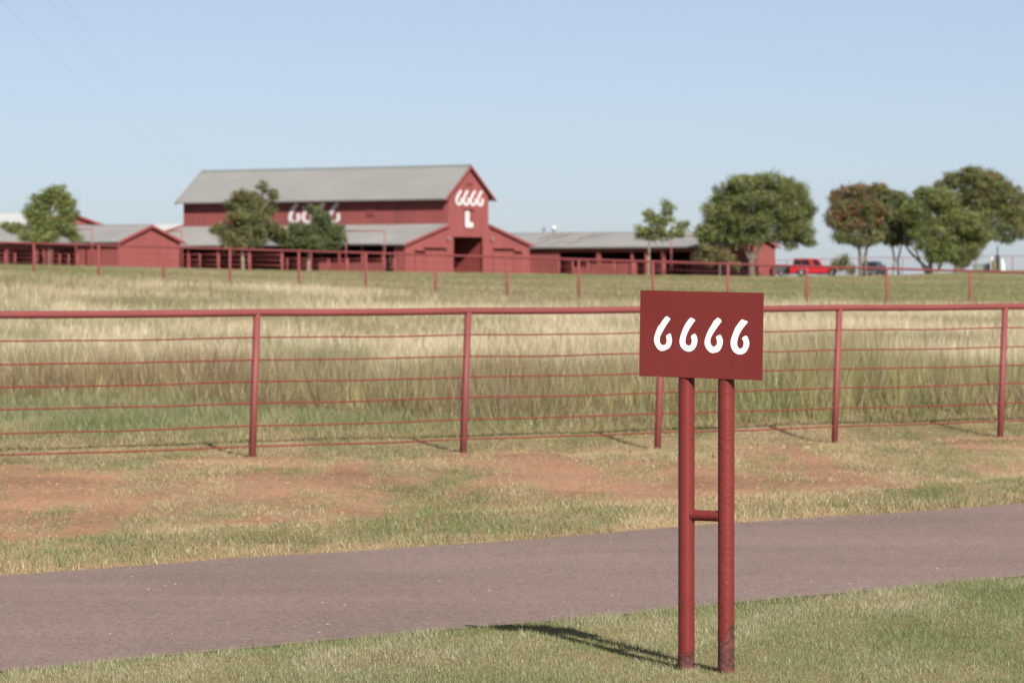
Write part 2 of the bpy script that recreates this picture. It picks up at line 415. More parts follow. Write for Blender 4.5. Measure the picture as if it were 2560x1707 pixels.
# ------------------------------------------------------------------ grass
def blades(name, x, y, hgt, wid, colr, bend=.35, seg=1, label=None, mname='grass', cat=None, ba=None):
    n = len(x); z = ground_z(x, y) - .005
    az = rng.random(n)*2*math.pi
    if ba is None: ba = rng.random(n)*2*math.pi
    wx, wy = np.cos(az)*wid*.5, np.sin(az)*wid*.5
    bl = hgt*bend*(rng.random(n)**.7)*1.3
    bx, by = np.cos(ba)*bl, np.sin(ba)*bl
    P = lambda kx, ky, kz: np.stack([kx, ky, kz], 1)
    hz = np.sqrt(np.maximum(hgt**2 - bl**2, (hgt*.35)**2))
    if seg == 1:
        v = np.stack([P(x-wx,y-wy,z), P(x+wx,y+wy,z), P(x+bx,y+by,z+hz)], 1).reshape(-1, 3)
        t = np.arange(3*n).reshape(-1, 3); k = 3
    else:
        m_ = .55
        v = np.stack([P(x-wx,y-wy,z), P(x+wx,y+wy,z), P(x+wx*.8+bx*.28,y+wy*.8+by*.28,z+hz*m_), P(x-wx*.8+bx*.28,y-wy*.8+by*.28,z+hz*m_), P(x+bx,y+by,z+hz)], 1).reshape(-1, 3)
        o = np.arange(n)[:, None]*5
        t = np.concatenate([o+np.array([[0,1,2]]), o+np.array([[0,2,3]]), o+np.array([[3,2,4]])], 1).reshape(-1, 3); k = 5
    cc = np.repeat(np.clip(colr*.53, .004, .8), k, axis=0)
    o = np_mesh(name, v, t, M[mname], cc)
    tag(o, label, cat, kind='stuff')
    return o

def sample(n, x0, x1, y0, y1):
    return rng.random(n)*(x1-x0)+x0, rng.random(n)*(y1-y0)+y0
def in_view(x, y, m=.03): return np.abs(x) < .1333*y + np.maximum(m*y, 1.3)

# lawn in front of the road
x, y = sample(1700000, -5.2, 5.2, 15.4, 25.5)
c = rc(x, y); k = (c < C_NEAR+.02+.06*(fbm(x*3,y*3,61,2)-.3)) & in_view(x, y, .05); x, y, c = x[k], y[k], c[k]
sl = soil_lawn(x, y); k = rng.random(len(x)) > sl*.93; x, y, c = x[k], y[k], c[k]
n = len(x); cl = fbm(x*7, y*2.0, 67, 3)
dr = np.clip(dry(x, y)*.62-.04 + .20*smooth01(11.6,13.0,c) + (cl-.5)*.35 + (rng.random(n)-.5)*.6, 0, 1)
colr = lerp(lerp(np.tile(GREEN,(n,1)), np.tile(GREYG,(n,1)), rng.random(n)), np.tile(np.array([.45,.405,.25]),(n,1)), smooth01(.38,.78,dr))
colr *= 1.33*(.68+.64*rng.random(n))[:, None]
hg = (.014+.022*rng.random(n))*(.55+.9*cl); hg *= 1 + 1.5*(rng.random(n) > .99)*rng.random(n) + .6*smooth01(13.0,13.4,c)*rng.random(n)
blades('lawn_grass', x, y, hg, .0020+.0022*rng.random(n), colr, .75, 1, 'short green and straw lawn grass around the sign posts', cat='grass')

# bank between the road and the fence
x, y = sample(900000, -9, 9, 20.5, 52)
c = rc(x, y); s = fs_(x, y); k = (c > C_FAR-.06+.12*(vnoise(x*3,y*3,71)-.5)) & (s < 5.5) & in_view(x, y, .035); x, y, c, s = x[k], y[k], c[k], s[k]
k = rng.random(len(x)) > np.clip(soil(x, y)*.94, 0, .87); x, y, c, s = x[k], y[k], c[k], s[k]
n = len(x)
gstrip = np.exp(-((c-19.0)/.85)**2)*.34
dr = np.clip((fbm(x*.8, y*.16, 43, 4)*.5+fbm(x*3.0, y*.5, 45, 3)*.5)*1.75 - .26 - gstrip - .22*smooth01(1.5,4,s) + .10*np.exp(-((c-18.02)/.10)**2) + (rng.random(n)-.5)*.5, 0, 1)
colr = lerp(lerp(np.tile(GREEN*1.1,(n,1)), np.tile(GREYG*1.05,(n,1)), rng.random(n)), np.tile(STRAW*1.08,(n,1)), smooth01(.36,.7,dr))
colr *= 1.22*(.72+.56*rng.random(n))[:, None]
tuft = fbm(x*3.0, y*.7, 73, 3)
hg = (.016+.034*rng.random(n))*(.40+1.3*tuft)*(1-.5*soil(x, y))*(1+.8*np.exp(-((c-18.05)/.14)**2))*(1+1.1*smooth01(2,4.5,s))
blades('bank_grass', x, y, hg, .004+.004*rng.random(n), colr, .6, 1, 'patchy straw and green grass on the red soil bank before the fence', cat='grass')


# weeds just behind the near fence, growing in clumps of their own kind, height and lean
def weed_front(x): return np.where(x > 0, 44 + x*.55, 44 + 5.8*smooth01(.3, 5.5, -x)) + 2.2*(fbm(x*.9, x*0+2, 81, 3)-.5)
cx, cy = sample(15000, -13, 13, 41, 72)
s = fs_(cx, cy); q = cy - weed_front(cx)
k = (s > 2.0) & (q > -.8) & (q < 14) & (rng.random(len(cx)) > smooth01(6, 14, q)) & in_view(cx, cy, .03); cx, cy, q = cx[k], cy[k], q[k]
m = len(cx); rt = smooth01(-4, 3, cx); pch = fbm(cx*.55, cy*.22, 85, 3)
kind = .75*rng.random(m) + .12 + .25*(rt-.5) + 1.0*(fbm(cx*1.1, cy*.35, 87, 3)-.5)
kc = np.where((kind < .34)[:, None], np.array([.235,.155,.088]), np.where((kind < .58)[:, None], np.array([.38,.31,.15]), np.where((kind < .88)[:, None], np.array([.335,.310,.130]), np.array([.23,.25,.095]))))
kc = np.where((rng.random(m) < .12*smooth01(2,7,q))[:, None], PALE*.75, kc)*(.75+.5*rng.random(m))[:, None]
kh = (.20+.52*rng.random(m)**1.5+.24*rt)*(.30+1.35*pch)*smooth01(-1.2,1.2,q)
per = 30; x = np.repeat(cx, per); y = np.repeat(cy, per); n = len(x)
oa = rng.random(n)*2*math.pi; orad = np.abs(rng.normal(size=n))*.16; spread = np.repeat(.5+rng.random(m), per)
x = x + np.cos(oa)*orad*spread; y = y + np.sin(oa)*orad*spread*1.6
hg = np.repeat(kh, per)*(.30+.75*rng.random(n)); colr = np.repeat(kc, per, axis=0)*(.5+.9*rng.random(n))[:, None]*1.24
st = rng.random(n) > .982; colr[st] = np.array([.58,.44,.20]); hg[st] *= 1.25
blades('tall_weeds', x, y, hg, .004+.008*rng.random(n), colr, .42, 1, 'tall brown and yellow green weeds just behind the near pipe fence', cat='weeds', ba=oa+rng.normal(size=n)*.6)
# low green strip under the weeds
x, y = sample(160000, -12, 12, 38, 56)
s = fs_(x, y); k = (s > 1.0) & (s < 13) & in_view(x, y, .03); x, y, s = x[k], y[k], s[k]; n = len(x)
d_ = fbm(x*.6, y*.6, 91, 3)
colr = lerp(np.tile(np.array([.265,.305,.125]),(n,1)), np.tile(STRAW,(n,1)), smooth01(.35,.8,d_*.9-.28*smooth01(2,4.5,s)+.30*(1-smooth01(1,2.5,s))+(rng.random(n)-.5)*.5+.1))
colr *= (.7+.6*rng.random(n))[:, None]
blades('low_green_grass', x, y, (.06+.10*rng.random(n))*(.5+d_)*smooth01(.6,3,s), .006+.006*rng.random(n), colr, .55, 1, 'low green grass strip between the near fence and the tall weeds', cat='grass')

# pale meadow up to the far fence
x, y = sample(520000, -24, 24, 50, 142)
f = ff_(x, y); s = fs_(x, y); q = y - np.where(x > 0, 44 + x*.55, 44 + 5.8*smooth01(.3, 5.5, -x)); k = (f < .3) & (s > 7) & (rng.random(len(x)) < smooth01(3.5, 11, q)) & in_view(x, y, .03) & (rng.random(len(x)) < 62/np.maximum(y,1)); x, y, f, s = x[k], y[k], f[k], s[k]; n = len(x)
p1 = fbm(x*.22, y*.10, 95, 4)
colr = lerp(np.tile(np.array([.34,.30,.15]),(n,1)), np.tile(PALE,(n,1)), smooth01(.30,.58,p1+(rng.random(n)-.5)*.35))
colr = lerp(colr, np.tile(np.array([.25,.26,.11]),(n,1)), smooth01(.60,.74,fbm(x*.35,y*.12,97,3))*.7)
colr = lerp(colr, np.tile(np.array([.30,.25,.13]),(n,1)), .55*(1-smooth01(-14,-3,-np.abs(f)))*0)
colr *= (.82+.36*rng.random(n))[:, None]
hg = (.20+.24*rng.random(n))*(.7+.6*p1)
blades('meadow_grass', x, y, hg, .012+.016*rng.random(n), colr, .55, 1, 'pale straw coloured meadow grass between the two pipe fences', cat='grass')

# mown slope beyond the far fence
x, y = sample(260000, -55, 55, 118, 400)
f = ff_(x, y); k = (f > .1) & in_view(x, y, .02) & (rng.random(len(x)) < (130/y)**1.0); x, y, f = x[k], y[k], f[k]; n = len(x)
p1 = fbm(x*.12, y*.03, 51, 4); p2 = fbm(x*.5, y*.25, 53, 3)
colr = lerp(np.tile(np.array([.25,.255,.09]),(n,1)), np.tile(np.array([.40,.345,.185]),(n,1)), smooth01(.34,.66,.6*p1+.4*p2+(rng.random(n)-.5)*.3))
colr *= (.8+.4*rng.random(n))[:, None]
blades('mown_slope_grass', x, y, .05+.10*rng.random(n), .03+.03*rng.random(n), colr, .5, 1, 'mown olive grass slope rising to the red barns', cat='grass')

# small stones and litter on the road
rs = MB()
for i in range(900):
    a = random.uniform(10, 32); c = random.uniform(C_NEAR+.1, C_FAR-.1); p = TD*a + RN*c
    r = random.choice([.003,.003,.004,.004,.005,.007]); h = r*.6; zz = .004 + .02*math.sin(math.pi*(c-C_NEAR)/(C_FAR-C_NEAR)) - .012
    o = random.random()*6
    ring = [(p[0]+math.cos(o+k*2.1)*r*random.uniform(.7,1.3), p[1]+math.sin(o+k*2.1)*r*random.uniform(.7,1.3), zz) for k in range(3)]
    rs.add(ring + [(p[0], p[1], zz+h)], [(0,1,3),(1,2,3),(2,0,3)])
o = rs.build('road_gravel', mat('pale_gravel', (.50,.42,.35), .8, .3, 3)); tag(o, 'scattered pale grit lying on the asphalt lane', 'gravel', kind='stuff')
lt = MB()
for i in range(420):
    px = random.uniform(0, 2560); d = random.uniform(36, 46); xx = (px-1280)*d/F; s = fs_(xx, d)
    if not (-3.0 < s < 1.6): continue
    if xx < 1 and random.random() > .25: continue
    zz = gz(xx, d); r = random.uniform(.015,.045); a = random.random()*6; ti = random.uniform(.1,.9)
    dx, dy = math.cos(a)*r, math.sin(a)*r
    lt.add([(xx-dx,d-dy,zz+.004),(xx+dy*.35,d-dx*.35,zz+.006+r*ti*.5),(xx+dx,d+dy,zz+.01+r*ti),(xx-dy*.35,d+dx*.35,zz+.006+r*ti*.4)], [(0,1,2,3)])
cd = MB(); k_ = 0
qx, qy = sample(9000, -8, 8, 24, 46); qs = soil(qx, qy)
for xx, yy, sv_ in zip(qx, qy, qs):
    if random.random() > sv_*.8 or abs(xx) > .1333*yy + 1: continue
    r = random.choice([.008,.010,.012,.016,.024]); zz = gz(xx, yy); o_ = random.random()*6
    ring = [(xx+math.cos(o_+k*1.57)*r*random.uniform(.6,1.4), yy+math.sin(o_+k*1.57)*r*random.uniform(.6,1.4), zz-.003) for k in range(4)]
    cd.add(ring + [(xx+random.uniform(-.3,.3)*r, yy, zz+r*random.uniform(.5,1.0))], [(0,1,4),(1,2,4),(2,3,4),(3,0,4)])
o = cd.build('soil_clods', mat('crumbly_red_soil', (.35,.185,.105), .95, .35, 6), fix=False); tag(o, 'crumbs and clods of red soil on the bare bank', 'soil', kind='stuff')
o = lt.build('leaf_litter', mat('dry_leaf', (.55,.42,.27), .8, .25, 4), fix=False); tag(o, 'dry pale leaves scattered along the foot of the near fence', 'litter', kind='stuff')

# ------------------------------------------------------------------ sign
SPX = 563.0; SD = F/SPX
sx = (1766-1280)/SPX
sign = empty('ranch_sign', (sx, SD, 0), R(-32))
tag(sign, 'dark red metal sign board with white 6666 on two pipe posts by the lane', 'sign')
for k, (lx, mm) in enumerate(((-.101, 'post_l'), (.101, 'post_r'))):
    p = MB().tube([(0,0,-.4+i*.05) for i in range(int((1.66+.4)/.05)+1)], .0367, 28)
    o = p.build('post', M[mm], sign, smooth=True); o.location = (lx, 0, gz(sx, SD) + .0)
    tag(o, 'sign post with a small rust patch at its foot' if k == 0 else 'pitted sign post rusted dark at its foot')
o = MB().tube([(-.080,0,.694),(-.067,0,.694),(.067,0,.694),(.080,0,.694)], .0242, 20).build('crossbar', M['sign_red'], sign, smooth=True)
for lx in (-.066, .066):   # weld bead round each end of the crossbar
    bead = MB(); n = 24
    bead.tube([(lx, math.cos(2*math.pi*k/n)*.025, .694+math.sin(2*math.pi*k/n)*.025) for k in range(n+1)], .0035, 6, cap=False)
    bead.build('weld_bead', M['sign_red'], o, smooth=True)
BW, BH = .625, .384
bd = MB().box(-BW/2, BW/2, -.0015, .0015, -BH/2, BH/2)
board = bd.build('board', M['sign_red'], sign, bevel=.0008)
board.location = (-.006, -.0392, 1.497); board.rotation_euler = (0, R(1.0), 0)
GL = [
 [(560,505),(600,530),(628,553),(590,605),(540,680),(480,790),(455,850),(455,900),(462,930),(480,952),(510,965),(545,955),(565,930),(570,895),(567,855),(557,820),(575,800),(600,785),(625,778),(633,800),(642,840),(650,885),(640,950),(615,1000),(588,1020),(550,1040),(510,1052),(470,1052),(430,1025),(395,975),(372,910),(368,880),(372,850),(385,790),(420,700),(445,650),(456,662),(462,640),(500,580)],
 [(945,525),(980,545),(1018,568),(985,610),(930,690),(885,780),(866,840),(858,885),(858,920),(870,950),(905,968),(935,960),(950,945),(963,910),(962,870),(947,825),(960,805),(985,787),(1005,777),(1020,790),(1035,820),(1045,850),(1047,890),(1035,955),(1005,1015),(965,1045),(935,1057),(890,1057),(840,1035),(795,990),(775,940),(770,905),(775,860),(790,800),(830,690),(860,630),(910,560)],
 [(1355,525),(1390,540),(1415,560),(1420,590),(1380,640),(1325,720),(1280,790),(1252,850),(1246,885),(1250,925),(1265,958),(1295,978),(1330,968),(1350,940),(1356,905),(1352,870),(1335,828),(1350,812),(1380,797),(1405,788),(1425,825),(1442,875),(1440,930),(1415,1005),(1380,1050),(1330,1068),(1290,1075),(1245,1065),(1195,1015),(1168,960),(1160,915),(1165,870),(1180,820),(1215,730),(1255,660),(1285,615),(1300,575),(1320,565)],
 [(1735,545),(1785,568),(1805,572),(1828,588),(1800,625),(1740,700),(1690,790),(1668,860),(1660,920),(1665,965),(1685,993),(1715,1002),(1745,990),(1760,960),(1766,920),(1765,895),(1755,870),(1737,845),(1750,825),(1780,807),(1805,797),(1825,830),(1845,885),(1850,930),(1832,1000),(1800,1050),(1765,1078),(1715,1092),(1665,1085),(1610,1050),(1578,995),(1563,930),(1566,885),(1575,840),(1605,760),(1635,680),(1690,600)],
]
def glyph_uv(pts):
    out = []
    for (a, b_) in pts:
        u = (a - 148 + (b_-105)*.0125)/1918.; v = (b_ - (105 + .0172*(a-148)))/1348.
        out.append(((u-.5)*BW, (.5-v)*BH))
    return out
def smooth_poly(p, it=1):
    for _ in range(it):
        q = []
        for i in range(len(p)):
            a, b_ = p[i], p[(i+1) % len(p)]
            q += [(a[0]*.8+b_[0]*.2, a[1]*.8+b_[1]*.2), (a[0]*.2+b_[0]*.8, a[1]*.2+b_[1]*.8)]
        p = q
    return p
for gl in GL:
    gmb = MB().prism(smooth_poly(glyph_uv(gl)), (0,-.0016,0), (1,0,0), (0,0,1), (0,-1,0), .0016)
    gmb.build('painted_numeral', M['white'], board)

for (a, b_, w_, h_) in ((-.035,BH/2-.0006,.002,.0008),(.215,BH/2-.0006,.0018,.0007),(BW/2-.0007,.150,.0008,.004),(-.222,-BH/2+.0007,.009,.0008)):
    MB().box(a-w_, a+w_, -.0019, .0019, b_-h_, b_+h_).build('paint_chip', M['wood_tan'], board)

# ------------------------------------------------------------------ pipe fences
def pipe_fence(name, posts, base_fn, rail_z, wires, r_post, r_rail, r_wire, lean, mats, seg, label, ext=(0, 0), post_low=None):
    e = empty(name, (posts[0][0], posts[0][1], base_fn(*posts[0])))
    O = Vector(e.location)
    tag(e, label, 'fence')
    pts = []
    for i, (px_, py_) in enumerate(posts):
        rz_ = rail_z[i]; b0 = base_fn(px_, py_) - .35
        top = Vector((px_ + lean*(rz_-base_fn(px_, py_)), py_, rz_)); pts.append(top)
        bot = Vector((px_ - lean*.35, py_, b0))
        MB().tube([bot-O, top-O+Vector((0,0,-.004))], r_post, seg).build('post', mats[0], e, smooth=True)
    # posts' heads tuck into the welded top rail
    a = pts[0] + (pts[0]-pts[1])*ext[0]; z_ = pts[-1] + (pts[-1]-pts[-2])*ext[1]
    line = [a] + pts + [z_]
    fine = []
    for i in range(len(line)-1):
        for k in range(4):
            t = k/4.; p = line[i].lerp(line[i+1], t); p.z -= .006*math.sin(math.pi*t) ; fine.append(p-O)
    fine.append(line[-1]-O)
    MB().tube(fine, r_rail, seg).build('top_rail', mats[0], e, smooth=True)
    for w in wires:
        fine = []
        for i in range(len(line)-1):
            for k in range(6):
                t = k/6.; p = line[i].lerp(line[i+1], t); p.z -= w + .012*math.sin(math.pi*t)*random.uniform(.3,1.2)
                p.x -= lean*w; fine.append(p-O-Vector((0, r_post*.6, 0)))
        p = line[-1].copy(); p.z -= w; p.x -= lean*w; fine.append(p-O)
        MB().tube(fine, r_wire, 6).build('wire', mats[1], e, smooth=True)
    return e
posts = [(-2.6 + 2.08*i, 38.4 + 1.643*i) for i in (-2.4, -1.22, 0, 1.005, 2.01, 3.0, 4.0, 5.0, 6.0)]
rz_ = [1.406 + .004*i for i in range(len(posts))]
pipe_fence('pipe_fence', posts, gz, rz_, (.247,.472,.688,.902,1.13,1.335), .0365, .0365, .0072, .035, (M['fence'], M['wire']), 20,
           'near pink red pipe fence with thin wires across the picture', ext=(.2,.5))
fpx = [-410,-240,-77,85,247,409,575,747,915,1089,1268,1447,1632,1820,2017,2217,2425,2640,2860]
posts = []; rzs = []
dv = (FB-FA)
for px in fpx:
    t = (px-1280)/F
    # intersection of the ray x=t*y with the far fence line
    k = (t*FA[1]-FA[0])/(dv[0]-t*dv[1]); p = FA + dv*k; posts.append((float(p[0]), float(p[1])))
    ry = np.interp(px, [-400,0,575,915,1447,2017,2560,2860],[594,606,622.5,632,648.5,665.5,681,690])
    rzs.append(EYE + (HY-ry)/F*float(p[1]))
pipe_fence('pipe_fence', posts, gz, rzs, (.25,.48,.70,.92,1.14,1.34), .044, .038, .006, .0, (M['fence2'], M['fence2']), 10,
           'middle distance red pipe fence along the foot of the mown slope')

# ------------------------------------------------------------------ buildings
TH = R(54); RZ = -(math.pi/2 - TH); CA, SA = math.sin(TH), math.cos(TH)   # local x=(CA,-SA), local y=(SA,CA)
class Frame:
    def __init__(s, px, py, d):
        p = at(px, py, d); s.o = p
    def lx(s, px, ly=0.):
        t = (px-1280)/F; return (t*(s.o.y + CA*ly) - s.o.x - SA*ly)/(CA + SA*t)
    def ly(s, px, lx=0.):
        t = (px-1280)/F; return (t*(s.o.y - SA*lx) - s.o.x - CA*lx)/(SA - CA*t)
    def z(s, py, lx=0., ly=0.):
        d = s.o.y - SA*lx + CA*ly; return EYE + (HY-py)*d/F - s.o.z
    def w(s, lx, ly, lz=0.):
        return Vector((s.o.x + CA*lx + SA*ly, s.o.y - SA*lx + CA*ly, s.o.z + lz))
XA, YA, ZA = Vector((1,0,0)), Vector((0,1,0)), Vector((0,0,1))
def const(v): return lambda u: v

def bigglyph(poly, w, h):
    xs = [p[0] for p in poly]; ys = [p[1] for p in poly]
    x0, x1, y0, y1 = min(xs), max(xs), min(ys), max(ys)
    return [((a-x0)/(x1-x0)*w, (b_-y0)/(y1-y0)*h) for a, b_ in poly]
SIX = [(a, -b_) for a, b_ in GL[0] if (a, b_) not in ((445,650),(456,662),(462,640))]
SIX2 = [(a, -b_) for a, b_ in GL[1]]

def slope_roof(e, x0, x1, yl, zl, yh, zh, m, over_lo=.0, trim=M['trim'], pitch=.30, name='roof', rh=.05):
    """roof plane from low edge (yl,zl) to high edge (yh,zh), over x0..x1; ribs run up the slope"""
    d = Vector((0, yh-yl, zh-zl)); ln = d.length; d.normalize()
    nrm = XA.cross(d); nrm = nrm if nrm.z > 0 else -nrm
    p0 = Vector((0, yl, zl)) - d*over_lo
    s = MB().sheet(p0 + nrm*.06, XA, d, nrm, x0, x1, const(0), const(ln+over_lo), pitch=pitch, rib=pitch*.42, h=rh)
    o = s.build(name, m, e)
    # fascia along the low edge and barge boards at both ends: real thickness for the roof edge
    q = p0
    f = MB(); s_ = -1 if yl < yh else 1
    f.box(x0, x1, min(q.y, q.y+s_*.03), max(q.y, q.y+s_*.03), q.z-.05, q.z+.045)
    f.build('fascia', m, o)
    for xx, sg in ((x1, 1), (x0, -1)):
        bb = MB(); a = p0 + nrm*.05; b_ = p0 + d*(ln+over_lo) + nrm*.05
        dn = Vector((0,0,-.24))
        poly = [a+dn, b_+dn, b_+Vector((0,0,.04)), a+Vector((0,0,.04))]
        A = [Vector((xx, p.y, p.z)) for p in poly]; B = [p + Vector((sg*.05,0,0)) for p in A]
        bb.add(A+B, [(0,1,2,3),(7,6,5,4),(0,4,5,1),(1,5,6,2),(2,6,7,3),(3,7,4,0)])
        bb.build('barge_board', trim, o)
    return o

# ---- main barn
bf = Frame(1119.5, 682, 400.0)
barn = empty('main_barn', bf.o, RZ)
tag(barn, 'tall red barn with grey roof, side lean-tos and white 6666 on its gable', 'barn')
W = bf.ly(1221); Lb = -bf.lx(459.0)
OV = .84
RG, LT, LE = bf.z(416, 0, W/2), 5.0, 3.0
zl = bf.z(498.5, 0, -OV); sl = (RG-zl)/(W/2+OV); EV = zl + sl*OV
LW1, LW2 = -bf.ly(1013.), bf.ly(1324.) - W
UG = -.8
def front_top(u):
    if u < 0: return LE + (u+LW1)/LW1*(LT-LE)
    if u <= W/2: return EV + (RG-EV)*u/(W/2)
    if u <= W: return EV + (RG-EV)*(W-u)/(W/2)
    return LT - (u-W)/LW2*(LT-LE)
D0, D1, DH = bf.ly(1132), bf.ly(1205), 3.75
for (a, b_, bt, br) in ((-LW1, 0, UG, ()), (0, D0, UG, ()), (D0, D1, DH, (W/2,)), (D1, W, UG, ()), (W, W+LW2, UG, ())):
    MB().sheet((0,0,0), YA, ZA, XA, a+.001, b_-.001, const(bt), lambda u: front_top(u)-.02, brk=br, h=.03).build('front_wall', M['barn'], barn)
for (a, b_, br) in ((-LW1, 0, ()), (0, W, (W/2,)), (W, W+LW2, ())):
    MB().sheet((-Lb,0,0), YA, ZA, -XA, a+.001, b_-.001, const(UG), lambda u: front_top(u)-.02, brk=br, h=.03).build('back_wall', M['barn'], barn)
MB().sheet((0,0,0), XA, ZA, -YA, -Lb, 0, const(UG), const(EV+.05), pitch=.38, rib=.14, h=.075).build('side_wall', M['barn'], barn)
MB().sheet((0,W,0), XA, ZA, YA, -Lb, 0, const(UG), const(EV+.05), pitch=.38, rib=.14, h=.075).build('side_wall', M['barn'], barn)
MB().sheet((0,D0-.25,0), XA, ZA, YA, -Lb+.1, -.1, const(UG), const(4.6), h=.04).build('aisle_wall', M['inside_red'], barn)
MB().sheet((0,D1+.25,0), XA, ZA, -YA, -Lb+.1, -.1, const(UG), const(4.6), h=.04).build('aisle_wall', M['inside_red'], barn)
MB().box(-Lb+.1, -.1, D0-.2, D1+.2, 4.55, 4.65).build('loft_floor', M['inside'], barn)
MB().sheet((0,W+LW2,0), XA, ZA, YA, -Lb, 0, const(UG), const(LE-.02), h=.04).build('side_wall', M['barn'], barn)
MB().box(-Lb+.1, -.15, -.32, -.12, UG, LT-.45).build('shade_lining', M['inside'], barn)  # added dark lining so the open lean-to reads as deep shade
MB().box(-Lb+.1, -Lb+.3, -LW1+.2, -.4, UG, LE-.2).build('shade_end_panel', M['inside'], barn)  # near-black panels close the bay ends, shade painted in
MB().box(-2.2, -2.0, -LW1+.2, -.4, UG, LE-.2).build('shade_end_panel', M['inside'], barn)
MB().box(-Lb+.2, -Lb+.4, D0-.15, D1+.15, UG, 4.5).build('aisle_end', M['inside'], barn)  # far end of the aisle in the painted shade colour
slope_roof(barn, -Lb-.45, .40, -OV, zl, W/2, RG, M['roof'], pitch=.40, rh=.11)
slope_roof(barn, -Lb-.45, .40, W+OV, zl, W/2, RG, M['roof'], pitch=.40, rh=.11)
MB().prism([(-.28,-.30),(0,.02),(.28,-.30),(.30,-.24),(0,.11),(-.30,-.24)], (-Lb-.46, W/2, RG+.07), (0,1,0), (0,0,1), (1,0,0), Lb+.86).build('ridge_cap', M['cap'], barn)
s2 = (LT-LE)/LW1
slope_roof(barn, -Lb-.2, .25, -LW1-.5, LE-s2*.5+.02, -.02, LT+.02, M['roof2'])
s3 = (LT-LE)/LW2
slope_roof(barn, -Lb-.2, .25, W+LW2+.5, LE-s3*.5+.02, W+.02, LT+.02, M['roof2'])
# eave soffit boards
for yy in (-OV+.04, W+.02):
    MB().box(-Lb-.4, .36, yy, yy+OV-.06, zl-.02, zl+.0).build('soffit', M['trim'], barn)
# big doorway frame
for yy in (D0-.12, D1): MB().box(.04, .13, yy, yy+.12, -.3, DH+.16).build('door_jamb', M['trim'], barn)
MB().box(.04, .14, D0-.0, D1, DH, DH+.16).build('door_header', M['trim'], barn)
# sliding side doors under track hoods
for (pa, pb, pt) in ((1060,1111,619), (1037,1058,626), (1233,1281,621), (1284,1300,628)):
    ya, yb = bf.ly(pa), bf.ly(pb); zt = bf.z(pt, 0, (ya+yb)/2)
    dr_ = MB().sheet((.07,0,0), YA, ZA, XA, ya, yb, const(-.1), const(zt-.18), pitch=.3, h=.03).build('sliding_door', M['barn'], barn)
    MB().box(.05, .42, ya-.15, yb+.15, zt-.03, zt+.03).build('track_hood', M['trim'], dr_)
    MB().box(.10, .20, ya-.05, yb+.05, zt-.17, zt-.04).build('track', M['shade'], dr_)  # dark strip painting in the shade under the hood
    for yy in (ya-.06, yb): MB().box(.05, .13, yy, yy+.06, -.1, zt-.18).build('door_edge', M['trim'], dr_)
for px in (1118.5, 1227.5):
    yy = bf.ly(px); zz = bf.z(597.5, 0, yy)
    l_ = MB().tube([(.05,yy,zz),(.22,yy,zz),(.26,yy,zz)], [.13,.17,.20], 20).build('wall_lamp', M['lamp'], barn, smooth=True)
    MB().tube([(.26,yy,zz),(.275,yy,zz)], .13, 18).build('lens', M['glass'], l_)
# hay hatch, vent, louvre
ya, yb = bf.ly(1160.5), bf.ly(1181); z0, z1 = bf.z(569,0,W/2), bf.z(524,0,W/2)
hh = MB().box(.045, .09, ya, yb, z0, z1).build('hay_hatch', M['barn'], barn)
MB().box(.04, .30, ya-.1, yb+.1, z1, z1+.09).build('hatch_hood', M['trim'], hh)
MB().box(.04, .16, bf.ly(1164), bf.ly(1181), bf.z(460,0,W/2), bf.z(457.5,0,W/2)).build('vent_slot', M['trim'], barn)
lv = MB().box(bf.lx(917), bf.lx(938), -.11, -.03, bf.z(541,bf.lx(927)), bf.z(524,bf.lx(927))).build('louvre', M['trim'], barn)
for k in range(4):
    zz = bf.z(539-k*4, bf.lx(927)); MB().box(bf.lx(918), bf.lx(937), -.15, -.11, zz, zz+.05).build('louvre_slat', M['barn'], lv)
# white painted marks
for i in range(4):
    pa = 1137.5 + i*17.6; ya = bf.ly(pa); w_ = bf.ly(pa+18.2)-ya; zb = bf.z(514+i*.7, 0, ya); h_ = bf.z(474+i*.7,0,ya)-zb
    MB().prism(bigglyph(SIX if i % 2 == 0 else SIX2, w_*1.0, h_), (.038, ya, zb), (0,1,0), (0,0,1), (1,0,0), .03).build('painted_numeral', M['barn_white'], barn)
ya = bf.ly(1161); zb = bf.z(569.5,0,ya); hh_ = bf.z(528,0,ya)-zb; st = bf.ly(1171.5)-ya; ft = bf.ly(1181)-ya
Lp = [(0,hh_-.1),(.12,hh_),(st-.12,hh_),(st,hh_-.1),(st,.62),(st+.1,.55),(ft-.15,.60),(ft,.48),(ft,.15),(ft-.15,0),(.18,0),(0,.18)]
MB().prism(Lp, (.10, ya, zb), (0,1,0), (0,0,1), (1,0,0), .03).build('painted_letter', M['barn_white'], barn)
for i in range(4):
    pa = 721.5 + i*33.2; xa = bf.lx(pa); w_ = bf.lx(pa+31)-xa; zb = bf.z(561-i*.5, xa); h_ = bf.z(507.5-i*.5, xa)-zb
    MB().prism(bigglyph(SIX if i % 2 else SIX2, w_, h_), (xa, -.055, zb), (1,0,0), (0,0,1), (0,-1,0), .03).build('painted_numeral', M['barn_white'], barn)
